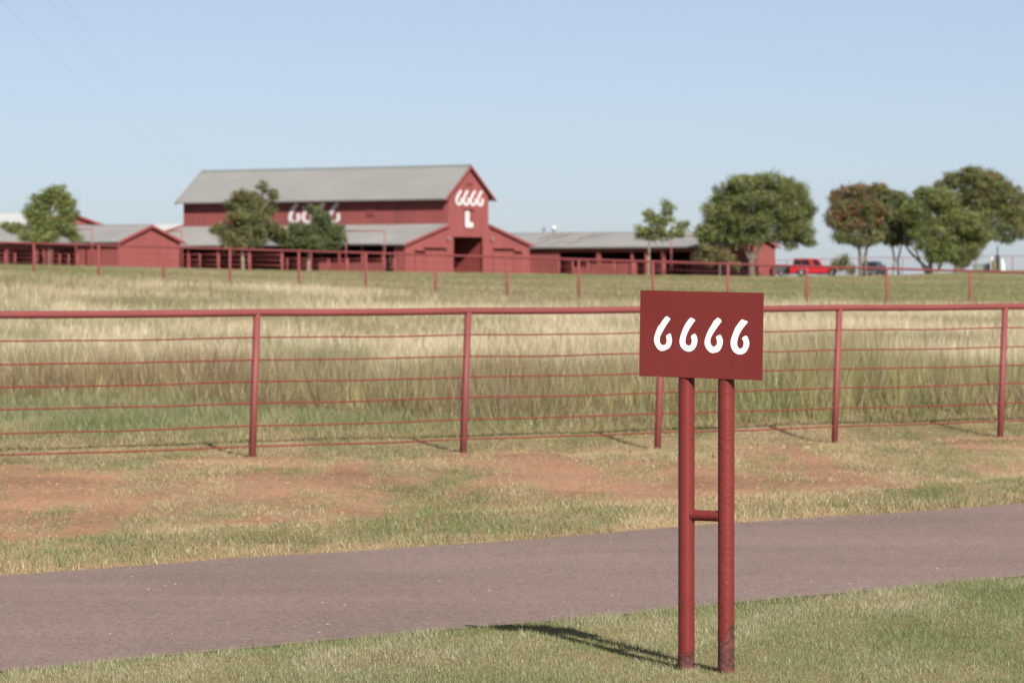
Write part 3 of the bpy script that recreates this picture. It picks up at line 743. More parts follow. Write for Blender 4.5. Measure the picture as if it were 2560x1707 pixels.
# open front of the near lean-to: header, posts, solid stretch by the corner
yF = -LW1
MB().box(-Lb, -.02, yF+.3, yF+.4, LE-.25, LE-.02).build('header_beam', M['inside'], barn)  # beam given the interior shade colour, to look dark under the eave
for px in (470,545,623,704,775,846,905,957):
    xx = bf.lx(px, yF); MB().box(xx-.12, xx+.12, yF-.02, yF+.2, UG, LE-.1).build('post', M['trim'], barn)
MB().sheet((0,yF,0), XA, ZA, -YA, bf.lx(985,yF), -.01, const(UG), const(LE-.05), h=.04).build('side_wall', M['barn'], barn)
for (pa, pb, py) in ((795,845,657),(850,902,657),(906,954,657)):
    MB().sheet((0,yF+.1,0), XA, ZA, -YA, bf.lx(pa,yF), bf.lx(pb,yF), const(UG), const(bf.z(py,bf.lx((pa+pb)/2,yF),yF)), h=.03).build('half_wall', M['barn'], barn)

# ---- generic gable shed
def shed(name, fr, W, L, ev, rg, roofm, label, cat, openings=(), hdr=.5, over=.5, half=(), trim=M['trim']):
    e = empty(name, fr.o, RZ); tag(e, label, cat)
    top = lambda u: ev + (rg-ev)*(1-abs(u-W/2)/(W/2)) - .03
    MB().sheet((0,0,0), YA, ZA, XA, 0, W, const(UG), top, brk=(W/2,), h=.03).build('gable_wall', M['barn'], e)
    MB().sheet((-L,0,0), YA, ZA, -XA, 0, W, const(UG), top, brk=(W/2,), h=.03).build('gable_wall', M['barn'], e)
    MB().sheet((0,W,0), XA, ZA, YA, -L, 0, const(UG), const(ev-.02), h=.04).build('back_wall', M['barn'], e)
    xs = sorted(openings)
    if xs:
        MB().box(-L+.2, -.2, W*.55, W*.55+.15, UG, ev-.05).build('shade_lining', M['inside'], e)  # dark sheet added at mid-depth, painted shade for the open bays
        for q in (max(b_ for a, b_ in xs)+.3, -L+.3): MB().box(q, q+.15, .4, W*.55-.05, UG, ev-.1).build('shade_end_panel', M['inside'], e)  # matching shade-coloured panels at both ends of the bays
    segs = []; cur = -L
    for a, b_ in xs: segs.append((cur, a)); cur = b_
    segs.append((cur, 0))
    for a, b_ in segs:
        if b_-a < .5:
            if b_-a > .05: MB().box(a, b_, -.02, .25, UG, ev-.1).build('post', trim, e)
        else:
            MB().sheet((0,0,0), XA, ZA, -YA, a, b_-.001, const(UG), const(ev-.02), pitch=.36, h=.045).build('front_wall', M['barn'], e)
    for a, b_ in xs:
        MB().sheet((0,0,0), XA, ZA, -YA, a, b_-.001, const(ev-hdr), const(ev-.02), pitch=.36, h=.045).build('header_panel', M['barn'], e)
    for a, b_, zt in half:
        MB().sheet((0,.3,0), XA, ZA, -YA, a, b_, const(UG), const(zt), h=.03).build('half_wall', M['barn'], e)
    s_ = (rg-ev)/(W/2)
    slope_roof(e, -L-.3, .35, -over, ev-s_*over+.02, W/2, rg, roofm, trim=trim)
    slope_roof(e, -L-.3, .35, W+over, ev-s_*over+.02, W/2, rg, roofm, trim=trim)
    MB().prism([(-.25,-.10),(0,.0),(.25,-.10),(.25,-.05),(0,.06),(-.25,-.05)], (-L-.3, W/2, rg+.08), (0,1,0), (0,0,1), (1,0,0), L+.65).build('ridge_cap', roofm, e)
    return e

# left shed
lf = Frame(297, 668, 392.0)
Wl = lf.ly(450)
ops = [(lf.lx(a), lf.lx(b_)) for a, b_ in ((133,193),(111,121),(96,106.5),(22,82),(-60,13),(-140,-66))]
shed('gable_shed', lf, Wl, 48, lf.z(602.5), lf.z(564, 0, Wl/2), M['roof2'], 'low red shed with grey roof and open bays, left of the tall barn', 'shed', ops, hdr=.75,
     half=[])
# right shed
rf = Frame(1815, 687, 401.0)
Wr = rf.ly(1938)
ops = [(rf.lx(a), rf.lx(b_)) for a, b_ in ((1400,1491),(1500,1577),(1581,1612),(1616,1652),(1661,1726))]
rs_ = shed('gable_shed', rf, Wr, 42, rf.z(614), rf.z(580, 0, Wr/2), M['roof2'], 'long low red shed with grey roof and dark open bays, right of the tall barn', 'shed', ops, hdr=.62,
     half=[(rf.lx(1465), rf.lx(1590), 1.25)])
# reddish streaks on its roof
s_ = (rf.z(580,0,Wr/2)-rf.z(614))/(Wr/2); nr = Vector((0,-s_,1)).normalized(); dd = Vector((0,1,s_)).normalized()
for (px, v0, v1) in ((1310,.5,.9),(1332,.5,.92),(1352,.48,.88),(1412,.5,.9),(1325,.1,.42),(1368,.1,.42),(1408,.08,.4),(1432,.5,.85)):
    xx = rf.lx(px); ln = Wr/2/dd.y
    p = Vector((xx, 0, rf.z(614))) + dd*(ln*v0) + nr*.12
    MB().prism([(0,0),(.35,0),(1.3,ln*(v1-v0)),(.95,ln*(v1-v0))], p, (1,0,0), dd, nr, .012).build('paint_streak', M['rust_red'], rs_)
# turbine vents on the ridge
for px, r_ in ((1384.5,.26),(1360,.18)):
    xx = rf.lx(px, Wr/2); zz = rf.z(580,0,Wr/2)+.1
    tv = MB().tube([(xx,Wr/2,zz-.1),(xx,Wr/2,zz+.25)], r_*.55, 12).build('vent_pipe', M['steel'], rs_)
    MB().tube([(xx,Wr/2,zz+.25+r_*(1-math.cos(a))) for a in np.linspace(.25, 2.9, 8)], [r_*1.15*math.sin(a) for a in np.linspace(.25, 2.9, 8)], 16).build('vent_ball', M['barn_white'] if r_ > .2 else M['steel'], tv, smooth=True)
# barns behind
ff1 = Frame(70, 640, 450.0); Wf = 14.0
shed('background_barn', ff1, Wf, 40, ff1.z(566), ff1.z(533,0,Wf/2), M['roof_pale'], 'pale roofed barn with red gable behind the leftmost tree', 'barn')
fb = Frame(395, 640, 452.0)
shed('background_barn', fb, 9, 30, fb.z(583), fb.z(561.5,0,4.5), M['roof_pale'], 'barn roof of pale metal seen between the left shed and tall barn', 'barn')

# ------------------------------------------------------------------ pens and gate frames
def pen(name, pts, h, rails, label, r=.034, solid=()):
    e = empty(name, pts[0]); O = Vector(pts[0]); tag(e, label, 'pen')
    for p in pts:
        p = Vector(p); MB().tube([p-O-Vector((0,0,.6)), p-O+Vector((0,0,h))], r*2.2, 8).build('post', M['trim'], e, smooth=True)
    for z in rails:
        for i in range(len(pts)-1):
            MB().tube([Vector(pts[i])-O+Vector((0,0,z)), Vector(pts[i+1])-O+Vector((0,0,z))], r, 6).build('rail', M['trim'], e, smooth=True)
    for i, zt in solid:
        a, b_ = Vector(pts[i])-O, Vector(pts[i+1])-O
        n_ = Vector((b_.y-a.y, a.x-b_.x, 0)).normalized()*.03
        MB().add([a-n_+Vector((0,0,-.5)), b_-n_+Vector((0,0,-.5)), b_-n_+Vector((0,0,zt)), a-n_+Vector((0,0,zt)), a+n_+Vector((0,0,-.5)), b_+n_+Vector((0,0,-.5)), b_+n_+Vector((0,0,zt)), a+n_+Vector((0,0,zt))],
                 [(0,1,2,3),(7,6,5,4),(0,4,5,1),(1,5,6,2),(2,6,7,3),(3,7,4,0)]).build('panel', M['barn'], e)
    return e
def line_pts(fr, pxs, ly):
    out = []
    for px in pxs:
        p = fr.w(fr.lx(px, ly), ly); p.z = gz(p.x, p.y); out.append(p)
    return out
pen('cattle_pen', line_pts(bf, (456,500,545,623,704), yF-2.2), 1.62, (.45,1.0,1.58), 'red pipe cattle pen before the tall barn, left of two leafy trees')
pen('cattle_pen', line_pts(bf, (718,775,822,868), yF-2.0), 1.25, (.3,.6,.9,1.2), 'low red pipe pen behind the darker tree before the tall barn', solid=((2,.8),))
pen('cattle_pen', line_pts(bf, (870,915,962,985), yF-1.6), 1.35, (.5,.9,1.3), 'red pipe pen between the gate frame and the barn corner', solid=((0,.85),(1,.85)))
pen('cattle_pen', line_pts(lf, (-60,13,38,108,150,172,193), -1.4), 1.2, (.3,.65,1.15), 'red pipe pen before the open bays of the left shed')
pen('cattle_pen', line_pts(rf, (1398,1432,1470,1536,1586,1660,1718), -1.6), 1.5, (.4,.75,1.1,1.45), 'red pipe pen before the open bays of the right shed', solid=((1,.9),(2,1.1)))
def gate_frame(fr, pa, pb, ly, py, label, base=None):
    a = fr.w(fr.lx(pa, ly), ly); b_ = fr.w(fr.lx(pb, ly), ly)
    a.z = gz(a.x, a.y); b_.z = gz(b_.x, b_.y)
    top = EYE + (HY-py)/F*a.y
    e = empty('gate_frame', a); tag(e, label, 'gate frame')
    for p in (a, b_):
        MB().tube([Vector((p.x,p.y,p.z-.5))-a, Vector((p.x,p.y,top))-a], .06, 8).build('upright', M['trim'], e, smooth=True)
    MB().tube([Vector((a.x,a.y,top-.04))-a, Vector((b_.x,b_.y,top-.04))-a], .06, 8).build('crossbeam', M['trim'], e, smooth=True)
gate_frame(bf, 865, 962, yF-1.6, 577, 'tall red pipe gate frame standing before the tall barn lean-to')
gate_frame(lf, 190, 230, -1.4, 572, 'tall red pipe gate frame before the roof of the left shed')
gate_frame(bf, 418, 455, yF-3.0, 577, 'tall red pipe gate frame between the left shed and the tall barn')
gate_frame(rf, 1678, 1752, -1.6, 590, 'tall red pipe gate frame before the right shed')
sk = []
for px in (1905,1967,2052,2160,2256,2345,2440,2531,2620):
    d = 476.; x_ = (px-1280)*d/F
    sk.append((x_, d))
rzs = [EYE + (HY-np.interp(px,[1900,2000,2160,2560,2620],[652,650,644.5,640,640]))/F*476 for px in (1905,1967,2052,2160,2256,2345,2440,2531,2620)]
pipe_fence('pipe_fence', sk, gz, rzs, (.4,.8,1.2), .05, .045, .012, 0, (M['fence2'], M['fence2']), 8, 'thin red skyline fence seen under the trees on the right')

# ------------------------------------------------------------------ trees
def limb(mb, p, q, r0, r1, wob=.12, n=5, seg=8):
    p, q = Vector(p), Vector(q); pts = []; L_ = (q-p).length
    for i in range(n+1):
        t = i/n; w = Vector((random.uniform(-1,1), random.uniform(-1,1), random.uniform(-.4,.4)))*wob*L_*.3*math.sin(math.pi*t)
        pts.append(p.lerp(q, t) + w)
    mb.tube(pts, [r0 + (r1-r0)*i/n for i in range(n+1)], seg)
def tree(name, label, d, base_px, blobs, trunks, palette, bark='bark', leaf=.165, dens=1.0, depth=.9, cat='tree', tr=.22, group=None, pal2=None):
    bx = (base_px-1280)*d/F; bz = gz(bx, d)
    e = empty(name, (bx, d, bz)); tag(e, label, cat, group); O = Vector((bx, d, bz))
    rr = np.random.default_rng(int(base_px)*7+3)
    P = []; S = []; CL = []; cents = []
    pal = np.array(palette)*1.55 + np.array([0,0,.008])
    for bi, (px, py, rx, ry) in enumerate(blobs):
        c = at(px, py, d + rr.uniform(-.5,.5)*depth*rx*d/F) - O
        a, b_, h = rx*d/F, rx*d/F*depth, ry*d/F
        cents.append((c, max(a, h)))
        ncl = max(4, int(rx*ry/16))
        for k in range(ncl):
            v = rr.normal(size=3); v /= np.linalg.norm(v); r_ = rr.uniform(.3, 1.0)**.55*(1.28 if rr.random() < .10 else 1)
            cc = np.array(c) + v*r_*np.array([a, b_, h])*.86
            cr = rr.uniform(.30,.60)*(.6+.4*min(1, a/1.2)); tint = pal[rr.integers(len(pal))]*rr.uniform(.72,1.28)
            if pal2 and bi < pal2[0] and rr.random() < .50: tint = np.array(pal2[1][rr.integers(len(pal2[1]))])*1.36*rr.uniform(.75,1.2)
            m = int(30*dens*(cr/.4)**2*(.22/leaf)**2)
            q = rr.normal(size=(m,3))*cr*np.array([.52,.52,.40])
            P.append(cc + q); S.append(leaf*rr.uniform(.6,1.3,m)); CL.append(tint*rr.uniform(.8,1.2,(m,1)))
    P = np.concatenate(P); S = np.concatenate(S); CL = np.concatenate(CL); m = len(P)
    n_ = rr.normal(size=(m,3)); n_[:,2] += .5; n_ /= np.linalg.norm(n_, axis=1)[:, None]
    u = np.cross(n_, rr.normal(size=(m,3))); u /= np.linalg.norm(u, axis=1)[:, None]; w = np.cross(n_, u)
    u *= S[:, None]*.62; w *= S[:, None]*.36
    v = np.stack([P-u, P-w*.9+u*.1, P+u, P+w*.9+u*.1], 1).reshape(-1, 3)
    o = np_mesh('crown', v, np.arange(4*m).reshape(-1,4), M['leaf'], np.repeat(CL, 4, axis=0)); o.parent = e
    tag(o, kind='stuff')
    tm = MB()
    forks = []
    for (pts, r0) in trunks:
        pp = [at(px, py, d) - O for px, py in pts]
        pp[0].z -= .5
        for i in range(len(pp)-1):
            f0 = 1 - .45*i/max(1, len(pp)-1); f1 = 1 - .45*(i+1)/max(1, len(pp)-1)
            limb(tm, pp[i], pp[i+1], r0*f0, r0*f1, .05, 4, 10)
        forks.append(pp[-1])
    tm.build('trunk', M[bark], e, smooth=True)
    for (c, r_) in cents:
        fk = min(forks, key=lambda p: (p-c).length)
        br = MB(); limb(br, fk, c, tr*.55, .035, .25, 5, 6); br.build('limb', M[bark], e, smooth=True)
    return e
OL = [(.062,.074,.018),(.078,.086,.022),(.050,.062,.018),(.088,.088,.026)]
OLY = [(.080,.096,.020),(.098,.104,.024),(.064,.082,.020)]
BR = [(.092,.072,.022),(.072,.072,.022),(.105,.078,.028),(.060,.062,.020)]
DK = [(.048,.060,.017),(.060,.070,.020),(.038,.048,.015)]
RD = [(.130,.050,.025),(.100,.070,.026),(.080,.068,.022),(.135,.052,.026)]
tree('leafy_tree', 'green tree with ragged crown at the far left before the shed', 386, 122,
     [(132,486,26,22),(108,508,32,26),(162,508,30,24),(150,486,22,22),(88,535,32,24),(172,535,28,22),(110,560,45,30),(165,568,34,28),(42,572,26,16),(190,592,26,10),(78,592,32,14),(120,590,40,16),(15,565,14,10)],
     [([(122,668),(121,610),(118,575)], .16)], OLY, leaf=.165)
tree('leafy_tree', 'olive brown tree with a tall spiky top before the tall barn', 389, 607,
     [(661,470,13,18),(634,482,12,18),(601,488,22,16),(684,487,15,16),(640,515,36,26),(592,512,30,20),(672,520,20,20),(600,540,34,20),(560,574,36,18),(540,573,16,10),(620,585,50,24),(668,572,38,22),(592,608,34,18),(640,606,28,14),(694,584,24,16),(575,592,30,16),(650,545,34,18),(615,560,40,16)],
     [([(607,675),(606,640),(604,612)], .2)], OL[:3]+BR[1:], bark='bark_pale', leaf=.165)
tree('leafy_tree', 'darker green tree hiding part of the white numbers on the barn wall', 390, 771,
     [(786,526,20,13),(804,546,28,20),(738,576,24,14),(768,578,32,20),(815,580,36,26),(762,604,44,20),(836,592,22,26),(716,590,22,16),(806,612,40,14),(846,614,14,12),(852,574,12,14),(700,602,16,12),(858,596,10,14),(735,606,26,14),(790,600,34,16)],
     [([(771,679),(771,650),(772,620)], .19)], DK+OL[:1], bark='bark_pale', leaf=.165, dens=1.15)
tree('leafy_tree', 'small open tree with bare slender trunk before the right shed', 386, 1622,
     [(1666,512,12,10),(1680,520,10,7),(1668,532,14,10),(1628,532,20,9),(1622,548,18,12),(1650,552,24,14),(1680,548,10,8),(1606,573,22,9),(1640,574,26,10),(1598,590,14,8),(1630,592,22,8),(1660,590,24,8),(1694,575,18,8),(1710,560,16,9),(1700,588,22,7)],
     [([(1622,689),(1622,640),(1624,600)], .15)], OLY, bark='bark_pale', leaf=.22, tr=.14)
tree('brushy_tree', 'sparse low olive tree before the end of the right shed', 390, 1800,
     [(1764,622,20,16),(1795,634,26,18),(1748,642,18,12),(1775,652,24,14),(1822,648,22,14),(1838,662,18,10),(1758,612,10,8)],
     [([(1800,690),(1799,660),(1796,640)], .12)], BR, leaf=.18, dens=.5, tr=.12)
tree('shade_tree', 'largest round green tree left of the red truck', 394, 1880,
     [(1868,462,62,26),(1930,456,52,26),(1980,480,44,30),(1816,490,46,30),(1870,500,66,36),(1940,505,66,40),(1785,535,36,34),(1835,545,52,36),(1900,550,62,34),(1975,545,52,40),(2012,530,28,34),(1778,580,34,26),(1830,590,44,28),(1880,592,36,24),(1960,588,46,22),(2010,585,32,26),(2020,606,22,12),(1770,604,26,10),(1748,574,14,16),(1975,614,18,8)],
     [([(1880,691),(1879,650),(1880,628)], .40),([(1880,648),(1852,602)], .22),([(1880,640),(1878,592)], .22),([(1880,645),(1910,600)], .22)], OL+OLY[:1], leaf=.165, dens=.95, tr=.22)
tree('shade_tree', 'tree with reddening leaves right of the red truck', 397, 2160,
     [(2096,492,26,20),(2140,478,40,18),(2190,476,34,18),(2110,520,36,26),(2155,515,46,30),(2080,545,22,24),(2120,555,42,30),(2165,560,38,30),(2190,530,30,32),(2110,590,34,18),(2150,598,38,20),(2182,596,24,20)],
     [([(2152,691),(2150,640),(2146,612)], .24),([(2166,691),(2163,640),(2171,600)], .20)], OL[:3]+BR[:2], leaf=.165, bark='bark', pal2=(9, RD))
tree('shade_tree', 'narrow green tree with two pale stems beside the navy car', 399, 2238,
     [(2222,492,28,20),(2250,500,26,24),(2225,530,32,28),(2252,545,30,30),(2215,570,26,26),(2245,585,32,24),(2226,606,26,14),(2262,600,20,16),(2205,545,22,30),(2270,560,24,30),(2275,520,20,24),(2205,510,20,24),(2200,580,20,24),(2285,545,20,34)],
     [([(2230,691),(2236,650),(2230,612)], .14),([(2248,691),(2244,650),(2254,612)], .14)], OL+DK[:1], bark='bark_pale', leaf=.165, dens=1.1)
tree('shade_tree', 'wide low branching dark trunked tree at the right', 396, 2325,
     [(2318,486,40,22),(2352,500,44,30),(2290,525,34,34),(2330,540,52,36),(2385,550,44,40),(2300,575,36,30),(2350,590,50,32),(2410,590,36,32),(2318,612,38,24),(2375,625,44,26),(2420,625,28,22),(2345,640,38,18),(2400,652,30,16),(2445,608,22,14),(2440,640,16,10),(2280,548,24,34),(2425,560,36,34),(2440,585,34,24)],
     [([(2322,692),(2318,670),(2300,655),(2275,630),(2258,606)], .17),([(2328,692),(2325,662),(2330,640)], .30),([(2324,690),(2305,662),(2290,628)], .15),([(2336,690),(2352,660),(2360,636)], .17)], OLY+OL, bark='bark_dark', leaf=.165)
tree('shade_tree', 'tallest olive tree at the right edge behind the low branching one', 414, 2388,
     [(2430,436,42,20),(2480,444,32,20),(2385,452,38,22),(2440,470,52,30),(2500,478,36,34),(2350,470,28,20),(2410,500,46,32),(2470,515,52,36),(2525,520,32,40),(2440,550,46,34),(2500,562,42,30),(2535,560,24,26),(2470,592,34,14),(2520,596,24,10),(2430,590,36,22),(2370,505,34,30),(2365,540,36,34),(2540,490,22,26)],
     [([(2386,692),(2392,650),(2400,600)], .26),([(2398,692),(2408,650),(2430,600)], .18)], OL+BR[:2], leaf=.165)
tree('shade_tree', 'brownish tree cut by the right edge of the picture', 420, 2600,
     [(2572,500,26,22),(2600,480,30,26),(2566,540,24,28),(2600,540,36,34),(2560,575,18,18),(2600,590,36,22),(2640,540,36,36),(2545,592,14,10),(2548,548,22,28),(2540,515,20,24)],
     [([(2600,690),(2600,620),(2602,590)], .22)], BR+RD[:1], leaf=.165)
tree('bush', 'low reddish bush behind the hood of the red truck', 425, 2098,
     [(2098,660,22,16),(2112,650,16,12),(2085,672,20,12),(2120,672,20,14),(2136,680,10,8)],
     [([(2098,694),(2099,675)], .06)], RD[1:3]+OL[:2], leaf=.2, cat='bush', dens=.8, tr=.06)

tree('sage_bush', 'small grey green bush alone in the pale meadow behind the near fence', 108, 981,
     [(981,801,15,8),(991,805,11,6),(970,804,11,6)], [([(981,818),(981,808)], .012)], [(.14,.16,.09),(.11,.13,.07)], leaf=.05, cat='bush', dens=.35, tr=.015)

# ------------------------------------------------------------------ vehicles
def wheel(e, x, y, r, w=.24):
    s = 1 if y > 0 else -1
    t = empty('wheel'); t.parent = e; t.location = (x, y, r)
    ty = MB(); n = 22; prof = [(0,r*.62),(0,r*.93),(.03,r),(w-.03,r),(w,r*.93),(w,r*.62)]
    vs = []; fs = []
    for k in range(n):
        a = 2*math.pi*k/n
        vs += [(math.cos(a)*p[1], -s*p[0]+s*w*.5, math.sin(a)*p[1]) for p in prof]
    m = len(prof)
    for k in range(n):
        for j in range(m): fs.append((k*m+j, k*m+(j+1)%m, ((k+1)%n)*m+(j+1)%m, ((k+1)%n)*m+j))
    ty.add(vs, fs).build('tyre', M['tyre'], t, smooth=True)
    MB().tube([(0, s*w*.38, 0), (0, s*w*.1, 0), (0, -s*w*.3, 0)], [r*.28, r*.62, r*.6], 16).build('rim', M['steel'], t, smooth=True)
def arch_profile(pts_top, x_rear, x_front, wheels, zb, ra):
    """side outline: rear bottom -> along the bottom with wheel arches -> front -> top back"""
    out = [(x_rear, zb)]
    for wx in sorted(wheels):
        for k in range(9):
            a = math.pi*(1-k/8); out.append((wx+math.cos(a)*ra, zb+math.sin(a)*ra*.95))
    out.append((x_front, zb)); out += pts_top
    return out
def vehicle(name, loc, rz, paint, label, cat, Lr, Lf, wx, belt, roof, hood, cab, wid=1.92, wr=.40, pillar=None, gm='glass'):
    e = empty(name, loc, rz); tag(e, label, cat)
    hw = wid/2
    top = [(Lf, .62),(Lf-.04, hood-.12),(Lf-.22, hood),(cab[3]+.05, belt),(cab[0]-.0, belt),(-Lr, belt-.02),(-Lr-.03,.75)]
    prof = arch_profile(top, -Lr, Lf-.03, wx, .42, wr*1.18)
    MB().prism(prof, (0,-hw,0), (1,0,0), (0,0,1), (0,1,0), wid).build('body', paint, e, bevel=.05)
    MB().box(-Lr+.15, Lf-.15, -hw+.25, hw-.25, .28, .7).build('underbody', M['tyre'], e)
    a, b_, c, d = cab       # rear base, rear top, front top, front base
    ins = .16; z0, z1 = belt, roof
    vs = [(a,-hw+.03,z0),(d,-hw+.03,z0),(c,-hw+ins,z1),(b_,-hw+ins,z1),(a,hw-.03,z0),(d,hw-.03,z0),(c,hw-ins,z1),(b_,hw-ins,z1)]
    MB().add(vs, [(0,1,2,3),(7,6,5,4),(0,4,5,1),(1,5,6,2),(2,6,7,3),(3,7,4,0)]).build('cab', paint, e, bevel=.05)
    def lerp2(t, u): # t along, u up ; near side plane
        xb = a+(d-a)*t; xt = b_+(c-b_)*t
        return Vector((xb+(xt-xb)*u, -hw+.03+(ins-.03)*u, z0+(z1-z0)*u))
    for sg in (1, -1):
        for (t0, t1) in (pillar or ((.05,.30),(.34,.62),(.66,.93))):
            q = [lerp2(t0,.10), lerp2(t1,.10), lerp2(t1*.985,.86), lerp2(t0+.01,.86)]
            q = [Vector((p.x, p.y*sg, p.z)) for p in q]; off = Vector((0,-.012*sg,.004))
            A = [p+off for p in q]; B = [p-off*1.5 for p in q]
            MB().add(A+B, [(0,1,2,3),(7,6,5,4),(0,4,5,1),(1,5,6,2),(2,6,7,3),(3,7,4,0)]).build('side_window', M[gm], e)
    for (x0, x1, nm) in ((d, c, 'windscreen'), (a, b_, 'rear_window')):
        sg = 1 if x0 == d else -1
        f = lambda u, yy: Vector((x0+(x1-x0)*u + sg*.012, yy, z0+(z1-z0)*u))
        q = [f(.1,-hw+.16), f(.1,hw-.16), f(.9,hw-.24), f(.9,-hw+.24)]
        B = [p - Vector((sg*.03,0,0)) for p in q]
        MB().add(q+B, [(0,1,2,3),(7,6,5,4),(0,4,5,1),(1,5,6,2),(2,6,7,3),(3,7,4,0)]).build(nm, M[gm], e)
    for w in wx:
        for s in (-1, 1): wheel(e, w, s*(hw-.13), wr)
    MB().box(Lf-.06, Lf+.08, -hw+.05, hw-.05, .45, .66).build('bumper', M['steel'], e, bevel=.02)
    MB().box(-Lr-.12, -Lr+.02, -hw+.05, hw-.05, .45, .64).build('bumper', M['steel'], e, bevel=.02)
    for s in (-1, 1):
        MB().box(Lf-.10, Lf+.015, s*(hw-.25)-.18, s*(hw-.25)+.18, .74, .92).build('headlight', M['white'], e, bevel=.02)
        MB().box(-Lr-.05, -Lr+.05, s*(hw-.1)-.08, s*(hw-.1)+.08, .75, 1.05).build('tail_light', M['car_red'], e, bevel=.02)
        MB().box(d-.42, d-.26, s*(hw+.12)-.1, s*(hw+.12)+.1, belt+.04, belt+.30).build('mirror', paint, e, bevel=.03)
    MB().box(Lf-.03, Lf+.02, -hw+.45, hw-.45, .70, .92).build('grille', M['tyre'], e)
    return e
def vloc(px, d, dz=0): 
    x_ = (px-1280)*d/F; return (x_, d, gz(x_, d)+dz)
tk = vehicle('parked_truck', vloc(2033, 412), R(-6), M['car_red'], 'bright red truck with dark windows parked right of the long shed', 'truck',
        2.58, 2.55, (-1.28, 2.0), 1.16, 1.95, 1.08, (-2.2,-2.05,.55,1.15), pillar=((.02,.30),(.31,.60),(.70,.95)))
MB().box(-2.05, -.15, -.81, .81, 1.935, 1.975).build('roof_panel', M['grey'], tk, bevel=.01)
vehicle('parked_car', vloc(2184, 418), R(70), M['car_navy'], 'navy blue car parked under the trees right of the red truck', 'car',
        2.3, 2.2, (-1.35, 1.35), 1.02, 1.68, .95, (-2.1,-1.6,.3,1.1), wid=1.84, wr=.34)
tr_ = empty('stock_trailer', vloc(1953, 408), R(-4)); tag(tr_, 'dark grey sided trailer with red ends behind the red truck', 'trailer')
MB().box(-.82,.82,-.9,-.84,.28,1.18).build('side_panel', M['grey'], tr_)
MB().box(-.82,.82,.84,.9,.28,1.18).build('side_panel', M['grey'], tr_)
MB().box(-.98,.98,-.9,.9,.20,.28).build('deck', M['grey'], tr_)
for xx in (-.92,.82): MB().box(xx,xx+.1,-.92,.92,.2,1.22).build('end_frame', M['car_red'], tr_)
for s in (-1,1): wheel(tr_, 0, s*.95, .3, .18)

# ------------------------------------------------------------------ utility gear at the right edge
def gear(name, px, d, mb_list, label, cat):
    e = empty(name, vloc(px, d)); tag(e, label, cat)
    for nm, mbx, m, bv in mb_list: mbx.build(nm, m, e, bevel=bv, smooth=False)
    return e
D_ = 404
gear('transformer_box', 2446, D_, [('cabinet', MB().box(-.48,.48,-.4,.4,-.3,.72), M['green_box'], .03), ('lid', MB().box(-.52,.52,-.44,.44,.723,.80), M['green_box'], .02), ('door', MB().box(-.42,.42,-.43,-.402,.05,.65), M['green_box'], .01)], 'grey green utility cabinet at the right skyline', 'cabinet')
gear('round_tank', 2468, D_+2, [('shell', MB().tube([(0,-.5,.42),(0,-.42,.42),(0,.42,.42),(0,.5,.42)], [.25,.42,.42,.25], 20), M['grey'], 0), ('saddle', MB().box(-.3,.3,-.3,.3,-.3,.06), M['steel'], 0)], 'small dark round tank beside the green cabinet', 'tank')
gear('white_tank', 2480, D_+1, [('shell', MB().tube([(0,0,-.3),(0,0,1.25),(0,0,1.42),(0,0,1.5)], [.24,.24,.17,.05], 18), M['barn_white'], 0), ('valve', MB().tube([(0,0,1.49),(0,0,1.6)], .05, 8), M['steel'], 0)], 'tall white upright cylinder beside a dark green column', 'tank')
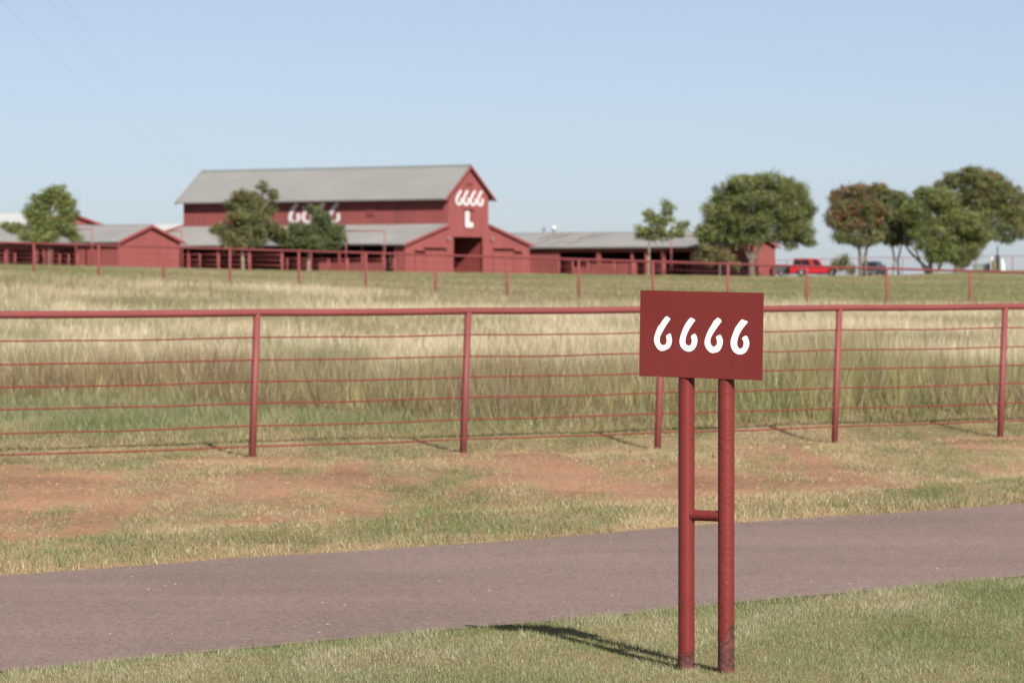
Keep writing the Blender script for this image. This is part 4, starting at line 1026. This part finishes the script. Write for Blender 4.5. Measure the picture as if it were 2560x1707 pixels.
gear('pump_column', 2493.5, D_, [('casing', MB().tube([(0,0,-.3),(0,0,1.55),(0,0,1.65)], [.22,.22,.15], 18), M['dark_green'], 0), ('pipe', MB().tube([(0,0,1.62),(0,0,2.6)], .07, 10), M['dark_green'], 0), ('flange', MB().tube([(0,0,.0),(0,0,.12)], .27, 18), M['dark_green'], 0)], 'dark green well column with a thin pipe on top', 'pump')
gear('white_tank', 2506, D_, [('shell', MB().tube([(0,0,-.3),(0,0,.75),(0,0,.9)], [.27,.27,.12], 18), M['barn_white'], 0), ('neck', MB().tube([(-.05,0,.85),(-.05,0,1.3)], .13, 12), M['barn_white'], 0)], 'short white tank with a neck right of the dark green column', 'tank')
gear('bollard', 2486.5, D_-1, [('pole', MB().tube([(0,0,-.3),(0,0,.85),(0,0,.9)], [.07,.07,.03], 12), M['yellow'], 0), ('collar', MB().tube([(0,0,.0),(0,0,.06)], .1, 12), M['grey'], 0)], 'yellow post between the white cylinder and the green column', 'bollard')
gear('stump', 2345, 393, [('wood', MB().tube([(0,0,-.2),(0,0,.2),(0.03,0,.42)], [.34,.27,.22], 14), M['wood_tan'], 0), ('cut_top', MB().tube([(0.03,0,.42),(.03,0,.435)], .2, 14), M['wood_tan'], 0)], 'tan wooden stump at the foot of the dark trunked tree', 'stump')

# ------------------------------------------------------------------ power line crossing the upper left sky
up = empty('utility_pole', (-14.9, 100, gz(-14.9, 100))); tag(up, 'wooden utility pole carrying the cables, just outside the left edge', 'pole')
MB().tube([(0,0,-1),(0,0,11.6)], [.15,.10], 12).build('pole', M['wood'], up, smooth=True)
MB().box(-1.3,1.3,-.06,.06,10.6,10.75).build('crossarm', M['wood'], up)
for k, (dx, zt, px, py, lab) in enumerate(((1.2,10.8,512,408,'rightmost faint cable descending the upper left sky to the barn'),
                                    (0,11.7,500,420,'middle faint cable descending the upper left sky to the barn'),
                                    (-1.2,10.8,492,432,'leftmost faint cable descending the upper left sky to the barn'))):
    a = Vector((-14.9+dx, 100, gz(-14.9,100)+zt)); b_ = at(px, py, 424)
    pts = []
    for i in range(41):
        t = i/40; p = a.lerp(b_, t); p.z -= 2.2*4*t*(1-t)*.5; pts.append(p-a)
    o = MB().tube(pts, .0022, 5).build('power_cable', M['grey'])
    o.location = a; tag(o, lab, 'cable', 'cables in the upper left sky')
